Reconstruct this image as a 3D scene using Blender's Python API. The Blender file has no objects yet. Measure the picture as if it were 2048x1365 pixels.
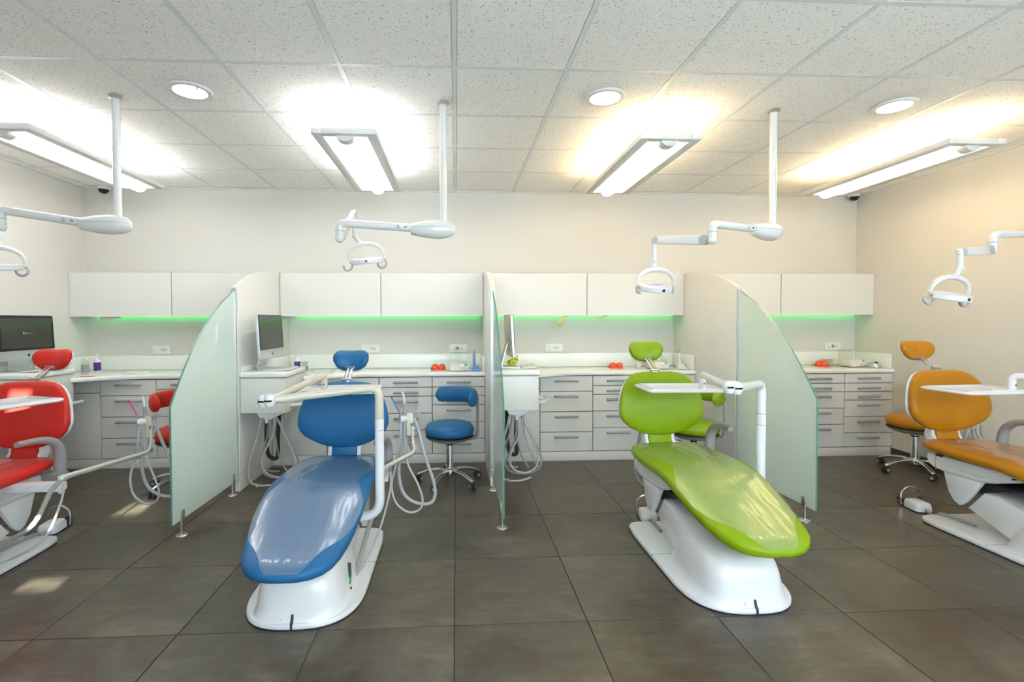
import bpy, bmesh, math, random
from mathutils import Vector, Matrix
random.seed(7)
R = math.radians
C = bpy.context.scene.collection
scene = bpy.context.scene

# ------------------------------------------------------------------ camera
cam_d = bpy.data.cameras.new('camera'); cam = bpy.data.objects.new('camera', cam_d); C.objects.link(cam)
cam_d.sensor_width = 36.0; cam_d.lens = 969.25 / 2048 * 36.0
cam_d.shift_x = (1024 - 959.81) / 2048; cam_d.shift_y = (664.93 - 682.5) / 2048
cam_d.clip_start = 0.05
right = Vector((0.99879688, -0.048953, -0.00289908)); down = Vector((-0.0041233, -0.02492551, -0.99968081))
fwd = Vector((0.04886512, 0.99849002, -0.02509736))
cam.matrix_world = Matrix(((right.x, -down.x, -fwd.x, 0), (right.y, -down.y, -fwd.y, 0), (right.z, -down.z, -fwd.z, 1.3613), (0, 0, 0, 1)))
scene.camera = cam

# ------------------------------------------------------------------ world, sun, exposure
w = bpy.data.worlds.new('world'); scene.world = w; w.use_nodes = True
w.node_tree.nodes['Background'].inputs[0].default_value = (0.80, 0.90, 1.0, 1); w.node_tree.nodes['Background'].inputs[1].default_value = 9.0
sd = bpy.data.lights.new('sun', 'SUN'); sun = bpy.data.objects.new('sun', sd); C.objects.link(sun)
sd.energy = 29.0; sd.angle = R(0.5); sd.color = (1.0, 0.97, 0.93)
sun.rotation_euler = Vector((-0.20, 1.0, -0.30)).to_track_quat('-Z', 'Y').to_euler(); sun.location = (2, -8, 6)
vs = scene.view_settings
vs.view_transform = 'Standard'; vs.look = 'None'; vs.gamma = 1.0; vs.use_curve_mapping = False; vs.exposure = 0.66

LAMP_DOWN, LAMP_UP, SPOT, LED = 3.9, 13.0, 12.0, 4.2      # emission of the room's own lamps
WARM, COOL = (1.0, 0.74, 0.41), (1.0, 1.0, 0.99)

# ------------------------------------------------------------------ room dimensions (metres)
XL, XR, YF, YB, ZC = -3.71, 4.34, -1.30, 5.075, 2.694
PART = [-1.745, 0.295, 2.345]            # partition centre lines
BAY = [(-3.71, -1.767), (-1.723, 0.273), (0.317, 2.323), (2.367, 4.34)]
COLS = [(-3.27, -2.77, -2.27, -1.767), (-1.22, -0.73, -0.23, 0.273), (0.80, 1.315, 1.82, 2.323), (2.83, 3.335, 3.84, 4.34)]

# ------------------------------------------------------------------ materials
MATS = {}
def nodes_of(name):
    m = bpy.data.materials.new(name); m.use_nodes = True; nt = m.node_tree
    for n in list(nt.nodes): nt.nodes.remove(n)
    out = nt.nodes.new('ShaderNodeOutputMaterial')
    MATS[name] = m
    return m, nt, out
def N(nt, t, **kw):
    n = nt.nodes.new(t)
    for k, v in kw.items():
        if k in n.inputs: n.inputs[k].default_value = v
        else: setattr(n, k, v)
    return n
def pbr(name, col, rough=0.5, metal=0.0, var=0.04, scale=12.0, bump=0.0, bscale=200.0, coat=0.0, spec=0.5, stretch=None):
    m, nt, out = nodes_of(name)
    b = N(nt, 'ShaderNodeBsdfPrincipled'); nt.links.new(b.outputs[0], out.inputs[0])
    b.inputs['Roughness'].default_value = rough; b.inputs['Metallic'].default_value = metal
    b.inputs['Coat Weight'].default_value = coat; b.inputs['Coat Roughness'].default_value = 0.05
    b.inputs['Specular IOR Level'].default_value = spec
    tc = N(nt, 'ShaderNodeTexCoord'); no = N(nt, 'ShaderNodeTexNoise', Scale=scale, Detail=3.0)
    src = tc.outputs['Object']
    if stretch:
        mp = N(nt, 'ShaderNodeMapping'); mp.inputs['Scale'].default_value = stretch; nt.links.new(src, mp.inputs[0]); src = mp.outputs[0]
    nt.links.new(src, no.inputs['Vector'])
    cr = N(nt, 'ShaderNodeMix', data_type='RGBA')
    cr.inputs[6].default_value = tuple(max(0, c * (1 - var)) for c in col) + (1,); cr.inputs[7].default_value = tuple(min(1, c * (1 + var)) for c in col) + (1,)
    nt.links.new(no.outputs[0], cr.inputs[0]); nt.links.new(cr.outputs[2], b.inputs['Base Color'])
    if bump:
        n2 = N(nt, 'ShaderNodeTexNoise', Scale=bscale, Detail=2.0); nt.links.new(tc.outputs['Object'], n2.inputs['Vector'])
        bp = N(nt, 'ShaderNodeBump', Strength=bump, Distance=0.002); nt.links.new(n2.outputs[0], bp.inputs['Height']); nt.links.new(bp.outputs[0], b.inputs['Normal'])
    return m
def emit(name, col, s):
    m, nt, out = nodes_of(name)
    e = N(nt, 'ShaderNodeEmission'); e.inputs[0].default_value = tuple(col) + (1,); e.inputs[1].default_value = s
    nt.links.new(e.outputs[0], out.inputs[0]); return m

pbr('wall_paint', (0.69, 0.665, 0.61), 0.75, var=0.02, scale=2.0, bump=0.05, bscale=300)
pbr('white_laminate', (0.73, 0.72, 0.675), 0.38, var=0.015, scale=3)
pbr('carcass', (0.13, 0.12, 0.15), 0.6)  # white body darkened to paint the shade in the drawer gaps
pbr('carcass_grey', (0.36, 0.35, 0.34), 0.6)  # white body greyed to paint shade in door gaps and on the underside
pbr('solid_surface', (0.88, 0.885, 0.85), 0.18, var=0.015, scale=5)
pbr('white_plastic', (0.74, 0.745, 0.765), 0.28, var=0.015, coat=0.3)
pbr('cream_enamel', (0.64, 0.595, 0.49), 0.22, var=0.02, coat=0.3)
pbr('lamp_enamel', (0.76, 0.75, 0.73), 0.25, var=0.02, coat=0.3)
pbr('fixture_white', (0.72, 0.71, 0.69), 0.5, var=0.02)
pbr('grey_plastic', (0.30, 0.285, 0.29), 0.45, var=0.05)
pbr('hose_grey', (0.31, 0.305, 0.285), 0.45, var=0.06, scale=30)
pbr('hose_white', (0.45, 0.46, 0.475), 0.4, var=0.05, scale=30)
pbr('handle_grey', (0.40, 0.40, 0.415), 0.42, 0.25, var=0.04)
pbr('dark_rubber', (0.03, 0.03, 0.035), 0.6)
pbr('black_gasket', (0.015, 0.015, 0.05), 0.5)
pbr('chrome', (0.75, 0.75, 0.77), 0.12, 1.0, var=0.03)
pbr('steel', (0.62, 0.61, 0.60), 0.3, 1.0, var=0.05)
pbr('aluminium', (0.66, 0.67, 0.69), 0.33, 0.85, var=0.03)
pbr('skirting', (0.05, 0.048, 0.043), 0.4, var=0.2)
pbr('leather_red', (0.62, 0.026, 0.018), 0.42, var=0.06, bump=0.12, bscale=500, spec=0.32)
pbr('leather_blue', (0.015, 0.125, 0.295), 0.42, var=0.06, bump=0.12, bscale=500, spec=0.32)
pbr('leather_green', (0.225, 0.35, 0.003), 0.42, var=0.06, bump=0.12, bscale=500, spec=0.32)
pbr('leather_yellow', (0.47, 0.185, 0.004), 0.42, var=0.06, bump=0.12, bscale=500, spec=0.32)
pbr('screen_black', (0.012, 0.012, 0.014), 0.1)
pbr('screen_off', (0.055, 0.048, 0.042), 0.07, var=0.1)
pbr('logo_dark', (0.02, 0.02, 0.02), 0.4)
pbr('logo_green', (0.0, 0.25, 0.08), 0.4)
pbr('sticker_blue', (0.03, 0.22, 0.45), 0.4)
pbr('sticker_white', (0.8, 0.8, 0.8), 0.4)
pbr('orange_acrylic', (0.86, 0.07, 0.005), 0.12, var=0.15, scale=60, coat=0.5)
pbr('device_cream', (0.72, 0.70, 0.60), 0.4)
pbr('button_blue', (0.22, 0.38, 0.45), 0.4)
pbr('lcd_green', (0.03, 0.26, 0.08), 0.2)
pbr('lamp_blue', (0.16, 0.32, 0.68), 0.3)
pbr('label_purple', (0.10, 0.02, 0.22), 0.4)
pbr('label_pink', (0.75, 0.5, 0.5), 0.4)
pbr('label_grey', (0.33, 0.35, 0.35), 0.35, var=0.5, scale=90)
pbr('paper', (0.80, 0.79, 0.74), 0.7)
pbr('paper_red', (0.62, 0.10, 0.04), 0.6)
pbr('toy_green', (0.55, 0.62, 0.01), 0.45)
pbr('masking_tape', (0.70, 0.60, 0.26), 0.7, var=0.15)
pbr('outlet_white', (0.82, 0.82, 0.79), 0.35)
pbr('outlet_hole', (0.10, 0.09, 0.08), 0.5)
pbr('tip_pink', (0.80, 0.03, 0.28), 0.35)
pbr('tip_blue', (0.01, 0.16, 0.45), 0.35)
pbr('window_frame', (0.55, 0.56, 0.57), 0.4, 0.3)
for k, c in (('cool', COOL), ('warm', WARM)):
    emit('tube_up_' + k, c, LAMP_UP * (1.2 if k == 'warm' else 1.1))
    emit('tube_down_' + k, tuple(0.15 + 0.85 * x for x in c), LAMP_DOWN * (1.0 if k == 'warm' else 1.6))
emit('spot_disc', (1.0, 0.99, 0.96), SPOT)
emit('led_green', (0.05, 1.0, 0.16), LED)
emit('led_teal', (0.05, 0.9, 0.6), 1.2)

def floor_mat():
    m, nt, out = nodes_of('floor_tile'); b = N(nt, 'ShaderNodeBsdfPrincipled'); nt.links.new(b.outputs[0], out.inputs[0])
    g = N(nt, 'ShaderNodeNewGeometry'); oi = N(nt, 'ShaderNodeObjectInfo')
    cx = N(nt, 'ShaderNodeCombineXYZ'); ml = N(nt, 'ShaderNodeMath', operation='MULTIPLY'); ml.inputs[1].default_value = 37.0
    nt.links.new(oi.outputs['Random'], ml.inputs[0]); nt.links.new(ml.outputs[0], cx.inputs[2])
    ad = N(nt, 'ShaderNodeVectorMath', operation='ADD'); nt.links.new(g.outputs['Position'], ad.inputs[0]); nt.links.new(cx.outputs[0], ad.inputs[1])
    n1 = N(nt, 'ShaderNodeTexNoise', Scale=2.2, Detail=9.0, Roughness=0.66, Distortion=1.2); nt.links.new(ad.outputs[0], n1.inputs['Vector'])
    mp = N(nt, 'ShaderNodeMapping'); mp.inputs['Scale'].default_value = (6, 26, 10); mp.inputs['Rotation'].default_value = (0, 0, 0.35); nt.links.new(ad.outputs[0], mp.inputs[0])
    n2 = N(nt, 'ShaderNodeTexNoise', Scale=1.0, Detail=6.0, Roughness=0.7); nt.links.new(mp.outputs[0], n2.inputs['Vector'])
    r1 = N(nt, 'ShaderNodeValToRGB'); e = r1.color_ramp.elements
    e[0].position = 0.34; e[0].color = (0.042, 0.032, 0.024, 1); e[1].position = 0.70; e[1].color = (0.178, 0.146, 0.108, 1)
    q = e.new(0.45); q.color = (0.078, 0.059, 0.042, 1); q = e.new(0.54); q.color = (0.092, 0.081, 0.057, 1); q = e.new(0.60); q.color = (0.126, 0.099, 0.071, 1)
    mx = N(nt, 'ShaderNodeMath', operation='MULTIPLY_ADD'); mx.inputs[1].default_value = 0.35
    sb = N(nt, 'ShaderNodeMath', operation='MULTIPLY'); sb.inputs[1].default_value = 0.68
    nt.links.new(n1.outputs[0], sb.inputs[0]); nt.links.new(n2.outputs[0], mx.inputs[0]); nt.links.new(sb.outputs[0], mx.inputs[2])
    nt.links.new(mx.outputs[0], r1.inputs[0])
    hs = N(nt, 'ShaderNodeHueSaturation'); mr = N(nt, 'ShaderNodeMapRange'); mr.inputs[3].default_value = 0.86; mr.inputs[4].default_value = 1.12
    nt.links.new(oi.outputs['Random'], mr.inputs[0]); nt.links.new(mr.outputs[0], hs.inputs['Value']); nt.links.new(r1.outputs[0], hs.inputs['Color'])
    nt.links.new(hs.outputs[0], b.inputs['Base Color'])
    rr = N(nt, 'ShaderNodeMapRange'); rr.inputs[3].default_value = 0.22; rr.inputs[4].default_value = 0.44; nt.links.new(n1.outputs[0], rr.inputs[0]); nt.links.new(rr.outputs[0], b.inputs['Roughness'])
    bp = N(nt, 'ShaderNodeBump', Strength=0.08, Distance=0.003); nt.links.new(n2.outputs[0], bp.inputs['Height']); nt.links.new(bp.outputs[0], b.inputs['Normal'])
floor_mat()
pbr('grout', (0.035, 0.032, 0.028), 0.8)

def ceil_mat():
    m, nt, out = nodes_of('ceiling_tile'); b = N(nt, 'ShaderNodeBsdfPrincipled'); nt.links.new(b.outputs[0], out.inputs[0])
    b.inputs['Roughness'].default_value = 0.9; b.inputs['Specular IOR Level'].default_value = 0.1
    g = N(nt, 'ShaderNodeNewGeometry')
    ds = N(nt, 'ShaderNodeTexNoise', Scale=45.0, Detail=2.0); nt.links.new(g.outputs['Position'], ds.inputs['Vector'])
    wv = N(nt, 'ShaderNodeVectorMath', operation='MULTIPLY_ADD'); wv.inputs[1].default_value = (0.03, 0.03, 0.0); nt.links.new(ds.outputs['Color'], wv.inputs[0]); nt.links.new(g.outputs['Position'], wv.inputs[2])
    v = N(nt, 'ShaderNodeTexNoise', Scale=125.0, Detail=1.0, Roughness=0.4); nt.links.new(wv.outputs[0], v.inputs['Vector'])
    r = N(nt, 'ShaderNodeValToRGB'); e = r.color_ramp.elements
    e[0].position = 0.64; e[0].color = (0.95, 0.925, 0.885, 1); e[1].position = 0.70; e[1].color = (0.50, 0.485, 0.475, 1)
    nt.links.new(v.outputs[0], r.inputs[0]); nt.links.new(r.outputs[0], b.inputs['Base Color'])
    bp = N(nt, 'ShaderNodeBump', Strength=0.25, Distance=0.003, invert=True); nt.links.new(v.outputs[0], bp.inputs['Height']); nt.links.new(bp.outputs[0], b.inputs['Normal'])
ceil_mat()
pbr('grid_bar', (0.74, 0.755, 0.75), 0.5)

def outer_fresnel(nt, ior):
    f = N(nt, 'ShaderNodeFresnel', IOR=ior); g = N(nt, 'ShaderNodeNewGeometry'); a = N(nt, 'ShaderNodeMath', operation='SUBTRACT'); a.inputs[0].default_value = 1.0
    m = N(nt, 'ShaderNodeMath', operation='MULTIPLY'); nt.links.new(g.outputs['Backfacing'], a.inputs[1]); nt.links.new(a.outputs[0], m.inputs[0]); nt.links.new(f.outputs[0], m.inputs[1]); return m
def glass_mats():
    m, nt, out = nodes_of('frosted_glass')
    df = N(nt, 'ShaderNodeBsdfDiffuse'); df.inputs[0].default_value = (0.84, 0.94, 0.90, 1)
    tl = N(nt, 'ShaderNodeBsdfTranslucent'); tl.inputs[0].default_value = (0.84, 0.95, 0.90, 1)
    mx = N(nt, 'ShaderNodeMixShader'); mx.inputs[0].default_value = 0.42; nt.links.new(df.outputs[0], mx.inputs[1]); nt.links.new(tl.outputs[0], mx.inputs[2])
    gl = N(nt, 'ShaderNodeBsdfGlossy', Roughness=0.03); fr = outer_fresnel(nt, 1.55)
    no = N(nt, 'ShaderNodeTexNoise', Scale=400.0); bp = N(nt, 'ShaderNodeBump', Strength=0.02, Distance=0.001); nt.links.new(no.outputs[0], bp.inputs['Height']); nt.links.new(bp.outputs[0], df.inputs['Normal'])
    m2 = N(nt, 'ShaderNodeMixShader'); nt.links.new(fr.outputs[0], m2.inputs[0]); nt.links.new(mx.outputs[0], m2.inputs[1]); nt.links.new(gl.outputs[0], m2.inputs[2])
    nt.links.new(m2.outputs[0], out.inputs[0])
    def clear(name, tint, fac, rough, ior=1.45):
        m, nt, out = nodes_of(name)
        t = N(nt, 'ShaderNodeBsdfTransparent'); t.inputs[0].default_value = tint + (1,)
        g = N(nt, 'ShaderNodeBsdfGlossy', Roughness=rough); f = outer_fresnel(nt, ior)
        no = N(nt, 'ShaderNodeTexNoise', Scale=fac); bp = N(nt, 'ShaderNodeBump', Strength=0.12, Distance=0.01); nt.links.new(no.outputs[0], bp.inputs['Height']); nt.links.new(bp.outputs[0], g.inputs['Normal'])
        x = N(nt, 'ShaderNodeMixShader'); nt.links.new(f.outputs[0], x.inputs[0]); nt.links.new(t.outputs[0], x.inputs[1]); nt.links.new(g.outputs[0], x.inputs[2])
        nt.links.new(x.outputs[0], out.inputs[0])
    clear('clear_glass', (0.93, 0.97, 0.95), 2.0, 0.02)
    clear('clear_acrylic', (0.90, 0.92, 0.88), 5.0, 0.04)
    # thin protective film: milky, glossy, wrinkled
    m, nt, out = nodes_of('plastic_film')
    t = N(nt, 'ShaderNodeBsdfTransparent'); d = N(nt, 'ShaderNodeBsdfDiffuse'); d.inputs[0].default_value = (0.92, 0.93, 0.90, 1)
    a = N(nt, 'ShaderNodeMixShader'); a.inputs[0].default_value = 0.07; nt.links.new(t.outputs[0], a.inputs[1]); nt.links.new(d.outputs[0], a.inputs[2])
    sg = N(nt, 'ShaderNodeBsdfGlossy', Roughness=0.32); a2 = N(nt, 'ShaderNodeMixShader'); a2.inputs[0].default_value = 0.10; nt.links.new(a.outputs[0], a2.inputs[1]); nt.links.new(sg.outputs[0], a2.inputs[2]); a = a2
    g = N(nt, 'ShaderNodeBsdfGlossy', Roughness=0.10); f = outer_fresnel(nt, 1.45)
    tc = N(nt, 'ShaderNodeTexCoord'); mp = N(nt, 'ShaderNodeMapping'); mp.inputs['Scale'].default_value = (14, 3.5, 4); nt.links.new(tc.outputs['Object'], mp.inputs[0])
    no = N(nt, 'ShaderNodeTexNoise', Scale=1.0, Detail=2.0); nt.links.new(mp.outputs[0], no.inputs['Vector']); bp = N(nt, 'ShaderNodeBump', Strength=0.5, Distance=0.02); nt.links.new(no.outputs[0], bp.inputs['Height']); nt.links.new(bp.outputs[0], g.inputs['Normal'])
    x = N(nt, 'ShaderNodeMixShader'); nt.links.new(f.outputs[0], x.inputs[0]); nt.links.new(a.outputs[0], x.inputs[1]); nt.links.new(g.outputs[0], x.inputs[2]); nt.links.new(x.outputs[0], out.inputs[0])
    # fabric of the added blind: lets diffuse daylight through
    m, nt, out = nodes_of('blind_fabric')
    d = N(nt, 'ShaderNodeBsdfDiffuse'); d.inputs[0].default_value = (0.8, 0.8, 0.8, 1); t = N(nt, 'ShaderNodeBsdfTranslucent'); t.inputs[0].default_value = (0.86, 0.88, 0.92, 1)
    no = N(nt, 'ShaderNodeTexNoise', Scale=300.0); mr = N(nt, 'ShaderNodeMapRange'); mr.inputs[3].default_value = 0.55; mr.inputs[4].default_value = 0.65; nt.links.new(no.outputs[0], mr.inputs[0])
    x = N(nt, 'ShaderNodeMixShader'); nt.links.new(mr.outputs[0], x.inputs[0]); nt.links.new(d.outputs[0], x.inputs[1]); nt.links.new(t.outputs[0], x.inputs[2]); nt.links.new(x.outputs[0], out.inputs[0])
glass_mats()
pbr('glass_edge', (0.11, 0.28, 0.21), 0.15, var=0.1)

# ------------------------------------------------------------------ geometry helpers
def cat(pts, n=6, closed=False):
    """Catmull-Rom through points"""
    P = [Vector(p) for p in pts]; out = []; L = len(P)
    rng = range(L if closed else L - 1)
    for i in rng:
        if closed: p0, p1, p2, p3 = P[i - 1], P[i], P[(i + 1) % L], P[(i + 2) % L]
        else: p0, p1, p2, p3 = P[max(i - 1, 0)], P[i], P[i + 1], P[min(i + 2, L - 1)]
        for k in range(n):
            t = k / n
            out.append(0.5 * ((2 * p1) + (p2 - p0) * t + (2 * p0 - 5 * p1 + 4 * p2 - p3) * t * t + (3 * p1 - p0 - 3 * p2 + p3) * t ** 3))
    if not closed: out.append(P[-1].copy())
    return out
def fillet(pts, r, n=6):
    """polyline with rounded corners"""
    P = [Vector(p) for p in pts]; out = [P[0]]
    for i in range(1, len(P) - 1):
        a = (P[i - 1] - P[i]); b = (P[i + 1] - P[i]); rr = min(r, a.length * 0.48, b.length * 0.48)
        A = P[i] + a.normalized() * rr; B = P[i] + b.normalized() * rr
        for k in range(n + 1):
            t = k / n; out.append((1 - t) ** 2 * A + 2 * t * (1 - t) * P[i] + t * t * B)
    out.append(P[-1]); return out
def sup(t, p):
    c, s = math.cos(t), math.sin(t)
    return math.copysign(abs(c) ** (2 / p), c), math.copysign(abs(s) ** (2 / p), s)
def rrect(x0, x1, y0, y1, r, n=5):
    out = []
    for cx, cy, a0 in ((x1 - r, y1 - r, 0), (x0 + r, y1 - r, 90), (x0 + r, y0 + r, 180), (x1 - r, y0 + r, 270)):
        for k in range(n + 1):
            a = R(a0 + 90 * k / n); out.append((cx + r * math.cos(a), cy + r * math.sin(a)))
    return out

class MB:
    def __init__(self, off=(0, 0, 0)):
        self.bm = bmesh.new(); self.off = Vector(off)
    def box(self, x0, x1, y0, y1, z0, z1, b=0.0, seg=2, M=None):
        t = bmesh.new(); bmesh.ops.create_cube(t, size=1)
        for v in t.verts: v.co = Vector((x0 + (v.co.x + .5) * (x1 - x0), y0 + (v.co.y + .5) * (y1 - y0), z0 + (v.co.z + .5) * (z1 - z0)))
        if b > 0: bmesh.ops.bevel(t, geom=list(t.edges), offset=min(b, 0.49 * min(x1 - x0, y1 - y0, z1 - z0)), segments=seg, affect='EDGES', profile=0.5)
        return self._merge(t, M)
    def _merge(self, t, M=None):
        if M is not None: bmesh.ops.transform(t, matrix=M, verts=list(t.verts))
        me = bpy.data.meshes.new('tmp'); t.to_mesh(me); t.free(); self.bm.from_mesh(me); bpy.data.meshes.remove(me); return self
    def loft(self, rings, caps=True, closed=True):
        bm = self.bm; vr = [[bm.verts.new(p) for p in r] for r in rings]; n = len(rings[0])
        for a, b in zip(vr[:-1], vr[1:]):
            for i in range(n if closed else n - 1):
                j = (i + 1) % n
                bm.faces.new((a[i], a[j], b[j], b[i]))
        if caps and closed:
            bm.faces.new(list(reversed(vr[0]))); bm.faces.new(vr[-1])
        return self
    def tube(self, path, r, n=12, caps=True, sy=1.0):
        P = [Vector(p) for p in path]; L = len(P); rad = r if isinstance(r, (list, tuple)) else [r] * L
        T = [((P[min(i + 1, L - 1)] - P[max(i - 1, 0)]).normalized()) for i in range(L)]
        up = Vector((0, 0, 1)) if abs(T[0].z) < 0.9 else Vector((1, 0, 0))
        u = T[0].cross(up).normalized(); rings = []
        for i in range(L):
            u = (u - T[i] * u.dot(T[i])).normalized(); v = T[i].cross(u)
            rings.append([P[i] + rad[i] * (math.cos(2 * math.pi * k / n) * u + sy * math.sin(2 * math.pi * k / n) * v) for k in range(n)])
        return self.loft(rings, caps)
    def lathe(self, prof, n=28, M=None):
        t = MB(); t.loft([[(max(r, 1e-4) * math.cos(2 * math.pi * k / n), max(r, 1e-4) * math.sin(2 * math.pi * k / n), z) for k in range(n)] for r, z in prof])
        return self._merge(t.bm, M)
    def prism(self, poly, axis, a0, a1, b=0.0, seg=2, M=None):
        """poly in the plane normal to axis; extruded from a0 to a1 (x: (y,z), y: (x,z), z: (x,y))"""
        f = {'x': lambda p, a: (a, p[0], p[1]), 'y': lambda p, a: (p[0], a, p[1]), 'z': lambda p, a: (p[0], p[1], a)}[axis]
        t = bmesh.new(); A = [t.verts.new(f(p, a0)) for p in poly]; B = [t.verts.new(f(p, a1)) for p in poly]; n = len(poly)
        t.faces.new(A); t.faces.new(list(reversed(B)))
        for i in range(n): t.faces.new((A[i], B[i], B[(i + 1) % n], A[(i + 1) % n]))
        bmesh.ops.recalc_face_normals(t, faces=list(t.faces))
        if b > 0:
            es = [e for e in t.edges if abs((e.verts[0].co - e.verts[1].co)[{'x': 0, 'y': 1, 'z': 2}[axis]]) < 1e-6]
            bmesh.ops.bevel(t, geom=es, offset=b, segments=seg, affect='EDGES', profile=0.5)
        return self._merge(t, M)
    def ell(self, c, rx, ry, rz, n=20, m=12, M=None):
        t = bmesh.new(); bmesh.ops.create_uvsphere(t, u_segments=n, v_segments=m, radius=1)
        for v in t.verts: v.co = Vector((c[0] + v.co.x * rx, c[1] + v.co.y * ry, c[2] + v.co.z * rz))
        return self._merge(t, M)
    def build(self, name, mat, parent=None, ang=35, recalc=True):
        bm = self.bm
        if recalc: bmesh.ops.recalc_face_normals(bm, faces=list(bm.faces))
        me = bpy.data.meshes.new(name)
        for v in bm.verts: v.co += self.off
        bm.to_mesh(me); bm.free()
        me.polygons.foreach_set('use_smooth', [True] * len(me.polygons)); me.set_sharp_from_angle(angle=R(ang))
        for mm in (mat if isinstance(mat, (list, tuple)) else [mat]): me.materials.append(MATS[mm])
        o = bpy.data.objects.new(name, me); C.objects.link(o)
        if parent: o.parent = parent
        return o
def thing(name, label, catg, loc=(0, 0, 0), rz=0.0, group=None):
    o = bpy.data.objects.new(name, None); C.objects.link(o); o.location = loc; o.rotation_euler = (0, 0, rz); o.empty_display_size = 0.1
    return tag(o, label, catg, group)
def tag(o, label, catg, group=None):
    o['label'] = label; o['category'] = catg
    if group: o['group'] = group
    return o
def struct(o, label=None):
    o['kind'] = 'structure'
    if label: o['label'] = label
    return o
def copy_part(o, parent, loc=None):
    c = o.copy(); C.objects.link(c); c.parent = parent
    if loc is not None: c.location = loc
    return c
def sbox(name, mat, *a, b=0.0): return struct(MB().box(*a, b=b).build(name, mat))

# ================================================================== SETTING
# floor: grout slab with single tiles
fl = struct(MB().box(XL, XR, YF, YB, -0.06, -0.004).build('floor', 'grout'), 'dark grey square floor tiles'); fl['category'] = 'floor'
cache = {}
def tile_grid(parent, x0, y0, s, gap, z0, z1, name, mat, bev):
    ix0 = math.floor((XL - x0) / s); ix1 = math.ceil((XR - x0) / s); iy0 = math.floor((YF - y0) / s); iy1 = math.ceil((YB - y0) / s)
    for i in range(ix0, ix1):
        for j in range(iy0, iy1):
            a0 = max(x0 + i * s + gap / 2, XL); a1 = min(x0 + (i + 1) * s - gap / 2, XR); b0 = max(y0 + j * s + gap / 2, YF); b1 = min(y0 + (j + 1) * s - gap / 2, YB)
            if a1 - a0 < 0.01 or b1 - b0 < 0.01: continue
            k = (name, round(a1 - a0, 3), round(b1 - b0, 3)); c = ((a0 + a1) / 2, (b0 + b1) / 2, 0)
            if k in cache:
                o = cache[k].copy(); C.objects.link(o); o.parent = parent
            else:
                hw, hd = (a1 - a0) / 2, (b1 - b0) / 2
                o = MB().box(-hw, hw, -hd, hd, z0, z1, b=bev, seg=1).build(name, mat, parent); cache[k] = o
            o.location = c
tile_grid(fl, -0.0134, 2.129, 0.6, 0.004, -0.02, 0.0, 'floor_tile', 'floor_tile', 0.0012)

# ceiling: slab darkened to paint shadow lines in the gaps, mineral-fibre tiles and T-bar grid
ce = struct(MB().box(XL, XR, YF, YB, ZC + 0.03, ZC + 0.10).build('ceiling', 'grout'), 'suspended ceiling of speckled white tiles'); ce['category'] = 'ceiling'
tile_grid(ce, -0.0037, 2.591, 0.6, 0.0275, ZC, ZC + 0.02, 'ceiling_tile', 'ceiling_tile', 0.0)
x = -0.0037 + 0.6 * math.ceil((XL + 0.0037) / 0.6)
while x < XR:
    MB().box(x - 0.012, x + 0.012, YF, YB, ZC - 0.0015, ZC + 0.03).build('grid_bar', 'grid_bar', ce); x += 0.6
y = 2.591 + 0.6 * math.ceil((YF - 2.591) / 0.6)
while y < YB:
    MB().box(XL, XR, y - 0.012, y + 0.012, ZC - 0.0010, ZC + 0.029).build('grid_bar', 'grid_bar', ce); y += 0.6
for a in ((XL, XR, YB - 0.022, YB), (XL, XL + 0.022, YF, YB - 0.022), (XR - 0.022, XR, YF, YB - 0.022)):
    MB().box(a[0], a[1], a[2], a[3], ZC - 0.006, ZC + 0.03).build('edge_bar', 'grid_bar', ce)

T = 0.12
def wall(n, *a):
    o = sbox(n, 'wall_paint', *a); o['category'] = 'wall'; o['label'] = {'wall_back': 'warm white back wall above the cabinets', 'wall_left': 'plain white side wall on the left', 'wall_right': 'plain cream side wall on the right'}.get(n, 'white window wall facing the chairs'); return o
wall('wall_back', XL - T, XR + T, YB, YB + T, -0.06, ZC + 0.1)
wall('wall_left', XL - T, XL, YF - T, YB, -0.06, ZC + 0.1)
wall('wall_right', XR, XR + T, YF - T, YB, -0.06, ZC + 0.1)
# front wall: two slots shaped for the sun patches, wide window behind added blind
WX = [(-1.93, -1.72, 2.07, 2.33), (-1.50, -1.22, 1.12, 1.57), (-0.95, 4.0, 0.70, 2.50)]
wf = MB()
wf.box(XL, WX[0][0], YF - T, YF, -0.06, ZC + 0.1); wf.box(WX[0][1], WX[1][0], YF - T, YF, -0.06, ZC + 0.1); wf.box(WX[1][1], WX[2][0], YF - T, YF, -0.06, ZC + 0.1); wf.box(WX[2][1], XR, YF - T, YF, -0.06, ZC + 0.1)
for a in WX:
    wf.box(a[0], a[1], YF - T, YF, -0.06, a[2]); wf.box(a[0], a[1], YF - T, YF, a[3], ZC + 0.1)
wo = struct(wf.build('wall_front', 'wall_paint'), 'white window wall facing the chairs'); wo['category'] = 'wall'
for n, a in enumerate(WX):
    f = MB(); y0, y1 = YF - 0.08, YF - 0.03
    for b in ((a[0], a[0] + .04, a[2], a[3]), (a[1] - .04, a[1], a[2], a[3]), (a[0] + .04, a[1] - .04, a[2], a[2] + .04), (a[0] + .04, a[1] - .04, a[3] - .04, a[3])):
        f.box(b[0], b[1], y0, y1, b[2], b[3])
    if n == 1: f.box(a[0] + .04, a[1] - .04, y0, y1, 1.20, 1.45)  # solid bar added to split the sun patch on the floor
    fo = struct(f.build('window_%d' % (n + 1), 'window_frame'), ['small high clear window in the front wall', 'narrow clear window in the front wall', 'wide window covered by a pale blind'][n]); fo['category'] = 'window'
    MB().box(a[0] + .04, a[1] - .04, YF - 0.058, YF - 0.052, a[2] + .04, a[3] - .04).build('pane', 'clear_glass', fo)
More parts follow.
